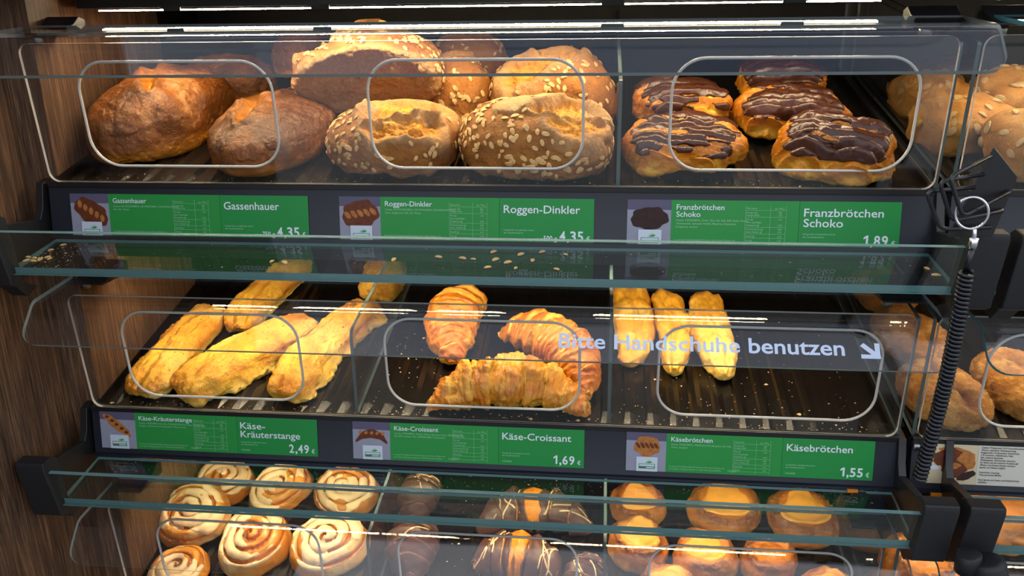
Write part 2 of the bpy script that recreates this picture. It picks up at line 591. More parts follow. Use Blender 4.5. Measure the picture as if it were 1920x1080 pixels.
b = MB()
b.box((-.06, -.75, -.95), (-.034, .012, .5))
b.box((-.034, .012, -.95), (.006, .30, .5))
struct(b.build('wall_left', M['wood']))
struct(MB().box((-.06, .43, -.95), (2.1, .45, .5)).build('wall_back', M['dark']))
struct(MB().box((-.034, .30, -.95), (.004, .43, .5)).build('shade_board_1', M['dark']))  # black board stands in for the wood fading into shade at the back
struct(MB().box((2.06, .012, -.95), (2.08, .43, .5)).build('wall_right', M['dark']))
struct(MB().box((-.034, -.02, .215), (2.06, .43, .235)).build('ceiling', M['dark']))
struct(MB().box((-.06, -1.6, -.97), (2.1, .45, -.95)).build('floor', plain('grey_floor_tile', lin(120, 118, 114), .4, 0, .5, .15, 8)))

LV = ['top', 'middle', 'bottom']
RAIL = [(0, 0), (-.0088, -.0598), (-.0112, -.0640), (.003, -.0665), (.010, -.004)]

def tray(lv, x0, label, right=None):
    z = -H * lv
    x1 = x0 + 1.0
    r = empty('bread_tray', label, 'tray', (x0, 0, z), 'sloping black trays')
    # ribbed floor
    xs, ps = [], [(0, 0), (.012, 0), (.015, .0028), (.021, .0028), (.024, 0)]
    n = int(1.0 / .0278)
    for k in range(n):
        for px, pz in ps[:-1]: xs.append((.002 + k * .0278 + px, pz))
    xs.append((.998, 0))
    V, Fc = [], []
    y0, y1 = .006, FD - .002
    for y in (y0, .03, .1, .2, .3, y1):
        V += [(x, y, -.004 + y * TS + p * (0 if y < .01 else 1) - .0) for x, p in xs]
    m = len(xs)
    for j in range(5):
        for i in range(m - 1):
            Fc.append((j * m + i, j * m + i + 1, (j + 1) * m + i + 1, (j + 1) * m + i))
    mb = MB(); mb.add(V, Fc)
    mb.prism_x([(y0, -.0042), (y0, -.011), (y1, -.011 + y1 * TS), (y1, -.0042 + y1 * TS)][::-1], .0, 1.0)
    mb.build('tray_floor', M['tray'], r)
    for xa in (.0, .996):
        MB().prism_x([(.004, .004), (.004, -.011), (y1, -.011 + y1 * TS), (y1, .006 + y1 * TS)][::-1], xa, xa + .004).build('side_rim', M['tray'], r)
    rail = MB(); rail.prism_x(RAIL, -.004, 1.003)
    rail.build('price_rail', M['rail'], r, .0008)
    MB().prism_x([(-.0022, .0016), (-.0024, -.0052), (.006, -.0052), (.006, .0016)], -.004, 1.003).build('front_lip', M['black'], r, .0006)
    MB().prism_x([(-.0136, -.0612), (-.0136, -.0645), (-.0085, -.0645), (-.0085, -.0605)], -.004, 1.003).build('rail_strip', M['rail'], r)
    return r

TR = {}
for lv in range(3):
    TR[lv, 0] = tray(lv, .004, ['ribbed black bread tray with loaves above the top price rail', 'ribbed black bread tray holding cheese sticks and croissants', 'ribbed black bread tray under iced swirls and cheese buns'][lv])
    TR[lv, 1] = tray(lv, M2 + .004, ['ribbed black tray of seeded rolls in the neighbouring case', 'ribbed black tray of floury loaves in the neighbouring case', 'lowest ribbed black tray in the neighbouring case'][lv])

def panel(lv, x0, label):
    """leaning clear front with three rounded reach-in openings"""
    w, h = .997, .1575
    loops = [rrect(0, 0, w, h, .012, 5)]
    for a, c in ((.0605, .2855), (.3925, .6260), (.7180, .9665)):
        loops.append(rrect(a, .0195, c, .1372, .034, 10))
    me = sheet(loops, .004)
    o = link('reach_in_panel', me, None, [M['acrylic'], M['edge']])
    o.matrix_world = frame_matrix((x0, -.0005, -H * lv + .0015), (1, 0, 0), (0, -.013, .157))
    tag(o, label, 'panel', 'clear reach-in fronts')
    for a, c in ((.0605, .2855), (.3925, .6260), (.7180, .9665)):
        P = rrect(a, .0195, c, .1372, .034, 10)
        MB().tube([(x, y, 0) for x, y in P], .0016, 8, 0, True).build('opening_rim', M['edge'], o)
    return o

def flap(lv, x0, x1, label, rad=.02, edge='edge2', tl=1.0):
    """bent clear hood: sloping top, bend, short front"""
    z = -H * lv
    prof = [(.022, .1721)]
    B, Lw = Vector((-.0663, .1660)), Vector((-.1013, .1281))
    d1 = (Vector(prof[0]) - B).normalized(); d2 = (Lw - B).normalized()
    rb = .006
    for i in range(7):
        t = i / 6
        p = (B + d1 * rb) * (1 - t) ** 2 + B * 2 * t * (1 - t) + (B + d2 * rb) * t * t
        prof.append((p.x, p.y))
    L = (Lw - B).length
    for i in range(7):
        s = L - rad + rad * math.sin(i / 6 * math.pi / 2)
        if s > rb: prof.append(tuple(B + d2 * s))
    rows = []
    for k, (y, zz) in enumerate(prof):
        s = (Vector((y, zz)) - B).dot(d2) - (L - rad)
        ins = 0 if (k == 0 or s <= 0) else rad - math.sqrt(max(0, rad * rad - s * s))
        rows.append((y, zz + z, x0 + ins, x1 - ins))
    th = .0045
    V, Fc, mi = [], [], []
    n = len(rows)
    for k, (y, zz, a, c) in enumerate(rows):
        p0, p1 = rows[max(0, k - 1)], rows[min(n - 1, k + 1)]
        t = Vector((p1[0] - p0[0], p1[1] - p0[1])).normalized()
        nn = Vector((-t.y, t.x)) * th
        V += [(a, y, zz), (c, y, zz), (a, y - nn.x, zz - nn.y), (c, y - nn.x, zz - nn.y)]
    for k in range(n - 1):
        i, j = 4 * k, 4 * k + 4
        Fc += [(i, i + 1, j + 1, j), (i + 2, j + 2, j + 3, i + 3), (i, j, j + 2, i + 2), (i + 1, i + 3, j + 3, j + 1)]
        mi += [0, 0, 1, 1]
    Fc += [(0, 2, 3, 1), (4 * n - 4, 4 * n - 3, 4 * n - 1, 4 * n - 2)]; mi += [1, 1]
    me = mesh_np('hood_flap', V, Fc, None, False, mi)
    o = link('hood_flap', me, None, [M['flap'], M[edge]])
    tag(o, label, 'flap', 'clear bent hood flaps')
    for k in (0, 1):
        xa = x0 - .004 if k == 0 else x1 - .046
        hb = MB()
        hb.prism_x([(.0, .1695 + z), (.0, .167 + z), (.06, .1645 + z), (.06, .182 + z), (.048, .186 + z), (.036, .178 + z)][::-1], xa, xa + .05)
        hb.build('hinge', M['cap'], o, .0012)
        MB().tube([(xa + .012, .022, .168 + z), (xa + .012, .022, .156 + z)], .007, 14).build('hinge_screw', M['steel'], o)
    return o

FL = {}
for lv in range(3):
    panel(lv, .0055, ['clear leaning front panel before the loaves and chocolate pastries', 'clear leaning front panel before the cheese sticks and croissants', 'clear leaning front panel before the iced swirls and cheese buns'][lv])
    panel(lv, M2 + .0035, ['clear leaning front panel before the pale seeded rolls', 'clear leaning front panel before the floury round loaves', 'clear leaning front panel at the lowest tier of the neighbouring case'][lv])
    FL[lv] = flap(lv, .0006 if lv else -.002, 1.0135, ['clear hood flap over the loaves, blue haze on its front', 'clear hood flap printed with the glove notice', 'clear hood flap over the iced swirls'][lv])
    flap(lv, M2 + .0225, M2 + 1.03, ['teal edged hood flap over the pale seeded rolls', 'teal edged hood flap over the floury round loaves', 'teal edged hood flap at the lowest tier of the neighbouring case'][lv], .02, 'teal')

# lettering on the middle flap
nb = Vector((0, -.0663, -.1291)); fd = Vector((0, -.035, -.0379)).normalized()
tm = fit_text([('Bitte Handschuhe benutzen', 0, 0, .2955, .0170)], .016)
o = link('glove_notice', tm, None, M['bluewhite'])
o.parent = FL[1]
o.matrix_world = frame_matrix(nb + fd * .0350 + Vector((.6105, -.0005, .0005)), (1, 0, 0), -fd)
A = [(-.0060, .0105), (-.0028, .0137), (.0060, .0049), (.0060, .0137), (.0103, .0137), (.0103, -.0025), (-.0058, -.0025), (-.0058, .0017), (.0029, .0017)]
me = bpy.data.meshes.new('arrow'); me.from_pydata([(x * 1.2, y * 1.05, 0) for x, y in A], [], [tuple(range(len(A)))])
o = link('arrow', me, None, M['bluewhite']); o.parent = FL[1]
o.matrix_world = frame_matrix(nb + fd * .0350 + Vector((.929, -.0005, .0005)), (1, 0, 0), -fd)

# side panes, dividers
def pane(name, lv, x, y0, h, label, cat, rnd, group, y1=.428, mat='acrylic', edge='pedge', th=.004, lean=0.0):
    P = [(y0, fz(y0, lv) + .004), (y1, fz(y1, lv) + .004), (y1, fz(y1, lv) + h * .8)]
    cz = fz(y0, lv) + h
    for i in range(7):
        t = math.radians(90 + 90 * i / 6)
        P.append((y0 - lean + rnd + rnd * math.cos(t), cz - rnd + rnd * math.sin(t)))
    me = sheet([P], th)
    o = link(name, me, None, [M[mat], M[edge]])
    o.matrix_world = frame_matrix((x, 0, 0), (0, 1, 0), (0, 0, 1))
    return tag(o, label, cat, group)

for lv in range(3):
    pane('side_pane', lv, 1.0065, .006, .155, ['clear side pane beside the chocolate pastries', 'clear side pane beside the empty end of the middle tray', 'clear side pane beside the cheese buns'][lv], 'pane', .004, 'clear side panes', lean=.011)
    pane('side_pane', lv, M2 + .002, .006, .155, ['clear side pane beside the seeded rolls', 'clear side pane beside the floury loaves', 'clear side pane at the lowest tier of the neighbouring case'][lv], 'pane', .004, 'clear side panes', lean=.011)
pane('tray_divider', 0, .6705, .006, .118, 'clear divider between the seeded loaves and the chocolate pastries', 'divider', .006, 'clear tray dividers')
pane('tray_divider', 1, .3525, .006, .118, 'clear divider between the cheese sticks and the croissants', 'divider', .012, 'clear tray dividers')
pane('tray_divider', 1, .6675, .006, .150, 'clear divider between the croissants and the three narrow rolls', 'divider', .006, 'clear tray dividers')
pane('tray_divider', 2, .3525, .006, .118, 'clear divider between the iced swirls and the chocolate croissants', 'divider', .012, 'clear tray dividers')
pane('tray_divider', 2, .6675, .006, .118, 'clear divider between the chocolate croissants and the cheese buns', 'divider', .006, 'clear tray dividers')

# glass ledges with end caps and arms
def ledge(lv, x0, label, caps=(True, True)):
    z = -H * lv
    r = empty('glass_ledge', label, 'ledge', (x0, -.05, z - .07), 'glass ledges below the price rails')
    inv = Matrix.Translation((-x0, .05, -(z - .07)))
    def fit(o):
        o.data.transform(inv); return o
    s = (-.0820 + .0645) / (-.0920 + .0130)
    p = [(-.0135, -.0655), (-.0135, -.0690), (-.0945, -.0825), (-.0945, -.0755)]
    m = MB()
    m.prism_x([(y, zz + z) for y, zz in p], x0 + .002, x0 + .998)
    o = fit(m.build('ledge_floor', [M['glass'], M['gedge']], r))
    for f in o.data.polygons:
        if abs(f.normal.z) < .8: f.material_index = 1
    m = MB()
    m.prism_x([(y, zz + z) for y, zz in [(-.0950, -.0825), (-.1000, -.0825), (-.1120, -.0310), (-.1070, -.0300)]], x0 + .002, x0 + .998)
    o = fit(m.build('ledge_lip', [M['glass'], M['gedge']], r))
    for f in o.data.polygons:
        if abs(f.normal.z) > .7 or abs(f.normal.x) > .7: f.material_index = 1
    for k in (0, 1):
        a = x0 - .0315 if k == 0 else x0 + .993
        if caps[k]:
            m = MB()
            cp = [(-.1185, -.0235), (-.117, -.0160), (-.101, -.0145), (-.092, -.0200), (-.084, -.0940), (-.0935, -.1000), (-.1040, -.0945)]
            m.prism_x([(y, zz + z) for y, zz in cp], a, a + .036)
            fit(m.build('end_cap', M['cap'], r, .0018))
            m = MB()
            m.prism_x([(y, zz + z) for y, zz in [(-.094, -.094), (-.084, -.094), (-.050, -.112), (-.070, -.118)]], a + .006, a + .026)
            fit(m.build('cap_clip', M['cap'], r, .001))
        a = x0 - .017 if k == 0 else x0 + 1.0005
        m = MB()
        ap = [(.02, .004), (-.004, .0), (-.012, -.028), (-.020, -.040), (-.093, -.030), (-.088, -.088), (-.060, -.094), (-.005, -.082), (.02, -.078)]
        m.prism_x([(y, zz + z) for y, zz in ap], a, a + .009)
        fit(m.build('ledge_arm', M['black'], r, .0008))
    return r

for lv in range(3):
    ledge(lv, .0045, ['glass ledge with lip, scattered with oat flakes', 'glass ledge with lip, below the middle price rail', 'lowest glass ledge with lip'][lv])
    ledge(lv, M2 + .053, ['glass ledge of the neighbouring case behind the tongs cradle', 'glass ledge under the beige bread card', 'lowest glass ledge of the neighbouring case'][lv], (True, False))

# LED strips
def led(lv, x0, label, gaps=()):
    z = -H * lv
    r = empty('led_strip', label, 'light', (x0, .09, z + .2), 'warm led strips under the tiers')
    inv = Matrix.Translation((-x0, -.09, -(z + .2)))
    m = MB().box((x0 + .02, .080, z + .1945), (x0 + .98, .098, z + .214))
    o = m.build('led_housing', M['black'], r); o.data.transform(inv)
    m = MB().box((x0 + .047, .0815, z + .1910), (x0 + .947, .0895, z + .1925))
    o = m.build('led_light', M['led'], r); o.data.transform(inv)
    if lv:  # added unseen baffle, keeps the lower strips and their reflections out of view
        m = MB().box((x0 + .02, .0770, z + .1815), (x0 + .98, .0795, z + .2000))
        o = m.build('added_led_baffle', M['black'], r); o.data.transform(inv)
    for a, c in gaps:
        m = MB().box((x0 + a, .0797, z + .1905), (x0 + c, .0812, z + .1960))
        o = m.build('led_clip', M['cap'], r); o.data.transform(inv)
GAP = ((.129, .150), (.309, .331), (.645, .671), (.843, .868))
for lv in range(3):
    led(lv, .003, ['warm led strip glowing above the loaves', 'warm led strip glowing above the cheese sticks and croissants', 'warm led strip glowing above the iced swirls'][lv], GAP if lv == 0 else ())
    led(lv, M2 + .003, ['warm led strip glowing above the seeded rolls', 'warm led strip glowing above the floury loaves', 'lowest warm led strip in the neighbouring case'][lv])

# ------------------------------------------------------------------ price labels
RU = Vector((0, .0088, .0598)).normalized()
def rail_frame(x, lv, d):
    """origin on the rail face at distance d below its top edge, lifted a little"""
    p = Vector((x, 0, -H * lv)) - RU * d
    return frame_matrix(p + Vector((0, -.0009, 0)), (1, 0, 0), RU)

def rect(name, parent, x0, y0, x1, y1, mat, z=0.0, th=0.0):
    if th:
        m = MB().box((x0, y0, z), (x1, y1, z + th)); return m.build(name, mat, parent)
    me = bpy.data.meshes.new(name); me.from_pydata([(x0, y0, z), (x1, y0, z), (x1, y1, z), (x0, y1, z)], [], [(0, 1, 2, 3)])
    return link(name, me, parent, mat)

def blob2d(name, parent, cx, cy, rx, ry, rot, mat, seed, z, bend=0.0):
    P = []
    for i in range(40):
        t = i / 40 * 2 * math.pi
        r = 1 + .05 * math.sin(5 * t + seed) + .04 * math.sin(9 * t + seed * 2)
        x, y = rx * r * math.cos(t), ry * r * math.sin(t)
        y -= bend * x * x
        c, s = math.cos(rot), math.sin(rot)
        P.append((cx + c * x - s * y, cy + s * x + c * y, z))
    me = bpy.data.meshes.new(name); me.from_pydata(P + [(cx, cy - (bend * 0), z)], [], [(i, (i + 1) % 40, 40) for i in range(40)])
    return link(name, me, parent, mat)

def price_label(x, lv, head, hw, big, bw, info, price, pw, pre, pic, label, hh=.0060, bh=.0090):
    r = empty('price_label', label, 'label', (0, 0, 0), 'green price labels on the rails')
    r.matrix_world = rail_frame(x, lv, .0125 if lv == 0 else .0045)
    hgt = .0515 if lv == 0 else .0500
    W0, W1, W2 = .048, .1845, .2905
    rect('info_card', r, W0, -hgt, W1, 0, M['green'], 0, .0004)
    rect('price_card', r, W1 + .0003, -hgt, W2, 0, M['green2'], 0, .0004)
    ph = rect('product_photo', r, 0, -hgt, W0 - .0001, 0, M['greyphoto'], 0, .0004)
    e = .0006
    rect('photo_backdrop', ph, 0, -.011, W0 - .0001, 0, M['purplephoto'], e)
    kind, cx, cy, rx, ry, rot, mat, bend = pic
    blob2d('pictured_pastry', ph, cx, cy, rx, ry, rot, M[mat], lv + cx * 99, e * 1.3, bend)
    if mat == 'photobrown' or mat == 'phototan':
        for i in range(5):
            t = -.7 + i * .35
            blob2d('pictured_crack', ph, cx + rx * t * math.cos(rot), cy + rx * t * math.sin(rot) + .001, rx * .12, ry * .32, rot + .6, M['phototan' if mat == 'photobrown' else 'photobrown'], i * 3 + x * 7, e * 1.6)
    lg = rect('logo_card', ph, .0125, -hgt, .038, -hgt + .0185, M['cardwhite'], e * 2)
    blob2d('logo_leaf', lg, .0265, -hgt + .0125, .0035, .0011, .5, M['pale'], 1, e * 2.4)
    blob2d('logo_leaf', lg, .0285, -hgt + .0118, .0030, .0010, .2, M['green'], 2, e * 2.4)
    rect('logo_box', lg, .0155, -hgt + .0035, .0350, -hgt + .0098, M['green'], e * 2.4)
    rect('logo_box', lg, .0162, -hgt + .0068, .0343, -hgt + .0092, M['cardwhite'], e * 2.8)
    rect('logo_bar', lg, .0166, -hgt + .0042, .0236, -hgt + .0063, M['logogrey'], e * 2.8)
    rect('logo_bar', lg, .0244, -hgt + .0045, .0338, -hgt + .0058, M['cardwhite'], e * 2.8)
    z = .0008
    def txt(name, rows, bold=.0, mat='white'):
        o = link(name, fit_text(rows, bold), r, M[mat]); o.location = (0, 0, z); return o
    y = -.0045 - hh
    rows = []
    for s, w in zip(head, hw):
        rows.append((s, W0 + .0055, y, w, hh)); y -= hh * 1.3
    txt('product_name', rows, .008)
    ir = []
    for s in info:
        ir.append((s, W0 + .0055, y + .0030, None, .0022)); y -= .0036
    txt('ingredients', ir, .01, 'pale')
    ft = [('In unserem Produktionsbetrieb kommen auch andere Zutaten vor,', W0 + .004, -hgt + .0068, .066, .0020), ('von weiteren Allergenen Spuren (< 1,00%) nicht auszuschließen.', W0 + .004, -hgt + .0036, .062, .0020),
          ('1025868', W0 + .074, -hgt + .0036, .0105, .0024)]
    og = [('Hergestellt und gebacken durch', W1 + .005, -hgt + .0150, .034, .0020), ('die Stadtbäckerei', W1 + .005, -hgt + .0118, .022, .0020), ('1025868', W1 + .005, -hgt + .0040, .0115, .0024)]
    txt('small_print', ft, .01, 'pale')
    txt('origin_note', og, .01, 'pale')
    # nutrition table
    tx0, txm, tx1 = .1275, .1540, .1705
    tb = MB()
    ys = [-.0055, -.0105, -.0180, -.0290, -.0365, -.0410, -.0455, -hgt + .0018]
    for yy in ys[1:-1]: tb.box((tx0, yy, z), (tx1, yy + .0003, z + .0001))
    for xx in (tx0, txm, tx1): tb.box((xx, ys[-1], z), (xx + .0003, ys[0], z + .0001))
    tb.build('nutrition_table', M['pale'], r)
    nr = []
    for yy, a, c in ((-.0092, 'Nährwerte', 'pro 100 g'), (-.0138, 'Energie (kJ)', '984'), (-.0166, 'Energie (kcal)', '233'), (-.0212, 'Fett (g)', '1,10'), (-.0244, ' davon gesättigte', ''), (-.0276, ' Fettsäuren (g)', '0,20'), (-.0320, 'Kohlenhydrate (g)', '44,0'), (-.0350, ' davon Zucker (g)', '1,20'), (-.0398, 'Eiweiß (g)', '6,10'), (-.0443, 'Salz (g)', '1,30')):
        nr.append((a, tx0 + .0012, yy, None, .0021))
        if c: nr.append((c, tx1 - .0078 - (.004 if 'pro' in c else 0), yy, None, .0021))
    txt('nutrition_values', nr, .008, 'pale')
    y = -.0075 - bh
    rows = []
    for s, w in zip(big, bw):
        rows.append((s, W1 + .005, y, w, bh)); y -= bh * 1.25
    txt('product_name', rows, .010)
    o = link('price', price_mesh(price, W2 - .0105 - pw, -hgt + .0042, pw, .0112), r, M['white']); o.location = (0, 0, z)
    pr = [('€', W2 - .0082, -hgt + .0042, .0040, .0055)]
    txt('currency', pr, .012)
    pr = []
    if pre: pr = [(pre, W2 - .0125 - pw - .0155, -hgt + .0042, .0150, .0058), ('kg = 8,70 €', W2 - .0125 - pw - .032, -hgt + .0042, .015, .0026)]
    if pr: txt('weight_note', pr, .012)
    return r

price_label(.0272, 0, ['Gassenhauer'], [.0415], ['Gassenhauer'], [.0665], ['Zutaten: 65% ROGGENMEHL, 23% WEIZENMEHL, ROGGENSAUERTEIG,', 'Salz, Hefe, Wasser'], '4,35', .028, '750 g',
            ('loaf', .0255, -.0215, .0225, .0135, -.55, 'photobrown', 0), 'green price label headed Gassenhauer')
price_label(.3545, 0, ['Roggen-Dinkler'], [.0545], ['Roggen-Dinkler'], [.0855], ['Zutaten: 65% ROGGENMEHL, 23% DINKELMEHL, ROGGENSAUERTEIG,', 'Sesam, Roggenmalz, Hefe, Salz, Wasser'], '4,35', .028, '500 g',
            ('loaf', .0245, -.0200, .0215, .0160, .15, 'photobrown', 0), 'green price label headed Roggen-Dinkler')
price_label(.6815, 0, ['Franzbrötchen', 'Schoko'], [.0515, .0260], ['Franzbrötchen', 'Schoko'], [.0830, .0415], ['Zutaten: WEIZENMEHL, Zucker, Zimt, Salz, Hefe, EIER, Butter, Wasser,', 'Traubenzucker, Speisesalz, Palmfett, Margarine, Kakaobutter,', 'Emulgatoren, Aromen'], '1,89', .027, '',
            ('pastry', .0245, -.0205, .0205, .0125, .05, 'photodark', 0), 'green price label headed Franzbrötchen Schoko')
price_label(.0115, 1, ['Käse-Kräuterstange'], [.0720], ['Käse-', 'Kräuterstange'], [.0330, .0785], ['Zutaten: WEIZENMEHL, Salz, Hefe, WEIZENPRODUKTE, Zucker, Gewürze, Käse,', 'Emulgator, Sonnenblumenöl, Röstzwiebeln, Wasser, Aroma'], '2,49', .0275, '',
            ('stick', .0230, -.0185, .0230, .0058, -.68, 'phototan', 0), 'green price label headed Käse-Kräuterstange')
price_label(.3480, 1, ['Käse-Croissant'], [.0560], ['Käse-Croissant'], [.0850], ['Zutaten: WEIZENMEHL, Palmfett, Wasser, Speisesalz, Zucker, WEIZENGLUTEN,', 'Salz, EIER, Landkäse, Hefe, WEIZENKLEBER, Traubenzucker'], '1,69', .0275, '',
            ('croissant', .0245, -.0160, .0205, .0058, -.03, 'photobrown', 26), 'green price label headed Käse-Croissant')
price_label(.6895, 1, ['Käsebrötchen'], [.0490], ['Käsebrötchen'], [.0760], ['Zutaten: WEIZENMEHL, WEIZENGLUTEN, Margarine, Salz, Hefe,', 'Wasser, Emulgator'], '1,55', .0275, '',
            ('roll', .0250, -.0180, .0155, .0130, 0, 'phototan', 0), 'green price label headed Käsebrötchen')

def bread_card(x, lv, label):
    r = empty('bread_card', label, 'label', (0, 0, 0))
    r.matrix_world = rail_frame(x, lv, .0030)
    h = .0510
    ph = rect('product_photo', r, 0, -h, .0570, 0, M['beige'], 0, .0004)
    z = .0007
    for i, (cx, cy, rx, ry, ro, m) in enumerate(((.033, -.012, .020, .006, -.15, 'phototan'), (.024, -.018, .017, .0105, .25, 'photobrown'), (.044, -.023, .011, .011, 0, 'phototan'), (.031, -.032, .0145, .0105, -.2, 'photobrown'), (.029, -.029, .010, .004, .2, 'phototan'), (.046, -.040, .011, .0045, .45, 'photodark'))):
        blob2d('pictured_bread', ph, cx, cy, rx, ry, ro, M[m], i * 2.1, z + i * .00008)
    blob2d('pictured_flour', ph, .006, -.031, .009, .0028, -.1, M['cardwhite'], 3, z)
    rect('info_card', r, .0572, -h, .1300, 0, M['beige2'], 0, .0004)
    rows = []
    for i, s in enumerate(['Zutaten: Weizenmehl, 24 % Sonnenblumenkerne,', 'Wasser, natürlicher Weizensauerteig,', 'Roggenmehl, 2 % Speisesalz, Gerstenmalz,', '3 % Leinsamen, Haferflocken, Hefe,', 'Salz, jodiertes Speisesalz,', 'Weizengluten, Weizenmalz, Gewürze,', 'für dieses und alle weiteren Produkte gilt:', 'Wasser und Zutaten können variieren.', 'Spuren von Nüssen möglich.', '', '*natürlicher Ursprung', '**aus gerösteten Mehlen', '', 'Kann Spuren von Sesam und Schalenfrüchten', 'enthalten.']):
        if s: rows.append((s, .0600, -.0055 - i * .00305, None, .0021))
    o = link('small_print', fit_text(rows, .012), r, M['blackprint']); o.location = (0, 0, .0008)
    return r
bread_card(M2 + .0170, 1, 'beige card with bread photo and black small print')

def tab(x, lv, label, w=.022):
    o = empty('rail_clip', label, 'clip', (x, -.0150, -H * lv - .0635))
    MB().box((0, -.0015, -.0036), (w * .55, .0015, 0)).build('orange_tab', M['orangetag'], o)
    MB().box((w * .3, -.002, -.0066), (w, .0015, -.0030)).build('clip_body', M['cap'], o, .0005)
tab(.951, 1, 'small orange and black clip below the cheese roll label')
tab(M2 + .024, 1, 'small orange and black clip below the beige bread card')
#PART3

# ------------------------------------------------------------------ breads
def smesh(kind, V, Fc, attrs, mat):
    return link(kind, mesh_np(kind, V, Fc, attrs), None, M[mat])

def rye_loaf(label, a, bw, h, seed, cracks=(), res=7, group='dark floury loaves'):
    U, Fc = ico(res)
    V = dome(U, a, bw, h, 2.15, .32, .85)
    N = vnormals(V, Fc)
    q = np.stack([V[:, 0] / a, V[:, 1] / bw], 1) + .07 * np.stack([fbm(V, 26, 3, seed), fbm(V, 26, 3, seed + 9)], 1)
    d = .0045 * fbm(V, 13, 3, seed) + .0010 * fbm(V, 75, 4, seed + 4) - .0014 * sstep(.5, 1.2, ridge(V, 34, 3, seed + 2))
    crk = np.zeros(len(V))
    for p0, p1, w, dep in cracks:
        dd, t = seg_d(q, p0, p1)
        ww = w * (.55 + .6 * np.sin(np.pi * np.clip(t, .05, .95)))
        top = sstep(.25, .5, V[:, 2] / h)
        d += top * (-dep * np.exp(-(dd / ww) ** 2) + .45 * dep * np.exp(-((dd - 2.0 * ww) / ww) ** 2))
        crk = np.maximum(crk, top * np.exp(-(dd / (1.2 * ww)) ** 2) * (.6 + .4 * fbm(V, 60, 2, seed)))
    V = V + N * d[:, None]
    base = sstep(.30, .08, V[:, 2] / h)
    crk = np.maximum(crk, .55 * base)
    flour = sstep(.10, .9, fbm(V, 24, 4, seed + 21) + .5 * fbm(V, 160, 2, seed)) * sstep(.3, .7, V[:, 2] / h) * .6
    bake = .75 * sstep(.1, .9, fbm(V, 10, 3, seed + 33)) * sstep(.2, .5, V[:, 2] / h)
    return tag(smesh('rye_loaf', V, Fc, {'crack': crk, 'flour': flour, 'bake': bake}, 'rye'), label, 'bread', group)

def dinkler(label, a, bw, h, seed, tears=(), n=170, res=7, plates=(), group='seeded loaves'):
    U, Fc = ico(res)
    V = dome(U, a, bw, h, 2.3, .34, .8)
    th = np.arctan2(V[:, 1], V[:, 0])
    V[:, :2] *= (1 + .06 * np.cos(3 * th + seed))[:, None]
    N = vnormals(V, Fc)
    q = np.stack([V[:, 0] / a, V[:, 1] / bw, V[:, 2] / h], 1)
    qq = q[:, :2] + .10 * np.stack([fbm(V, 24, 3, seed), fbm(V, 24, 3, seed + 9)], 1)
    d = .004 * fbm(V, 14, 3, seed) + .0008 * fbm(V, 90, 3, seed + 4) + .0025 * sstep(.2, .0, q[:, 2]) * fbm(V, 45, 4, seed + 5, .6)
    crk = np.zeros(len(V)); fl = np.zeros(len(V))
    for p0, p1, w, dep in tears:
        dd, t = seg_d(qq, p0, p1)
        m = sstep(1.25, .75, dd / w + .22 * fbm(V, 38, 3, seed + 7)) * sstep(.22, .5, q[:, 2])
        rim = np.exp(-((dd / w - 1.25) / .3) ** 2) * sstep(.22, .5, q[:, 2])
        crag = fbm(V * np.array([1, 1, 1.4]), 60, 5, seed + 11, .62)
        d += -dep * m + .0042 * m * crag + .35 * dep * rim
        crk = np.maximum(crk, m * np.clip(.75 + .35 * crag, 0, 1))
        fl = np.maximum(fl, .75 * rim)
    for p0, p1, w in plates:
        dd, t = seg_d(qq, p0, p1)
        m = sstep(1.1, .9, dd / w + .1 * fbm(V, 30, 2, seed)) * sstep(.3, .5, q[:, 2])
        d += .0035 * m
        fl = np.maximum(fl, m); crk *= 1 - m
    V = V + N * d[:, None]
    fl = np.maximum(fl, .8 * sstep(.14, .02, q[:, 2]))
    bake = .6 * sstep(.1, .9, fbm(V, 12, 3, seed + 33))
    o = tag(smesh('seeded_loaf', V, Fc, {'crack': crk, 'flour': fl * .9, 'bake': bake}, 'dinkler'), label, 'bread', group)
    w = (1 - np.clip(crk * 1.6 + fl * 1.2, 0, 1)) * sstep(.05, .2, q[:, 2]) * (.25 + sstep(-.3, .6, fbm(V, 16, 2, seed + 40))) + .01
    flakes('oat_topping', V, Fc, w, n, seed, o, M['flake'])
    return o

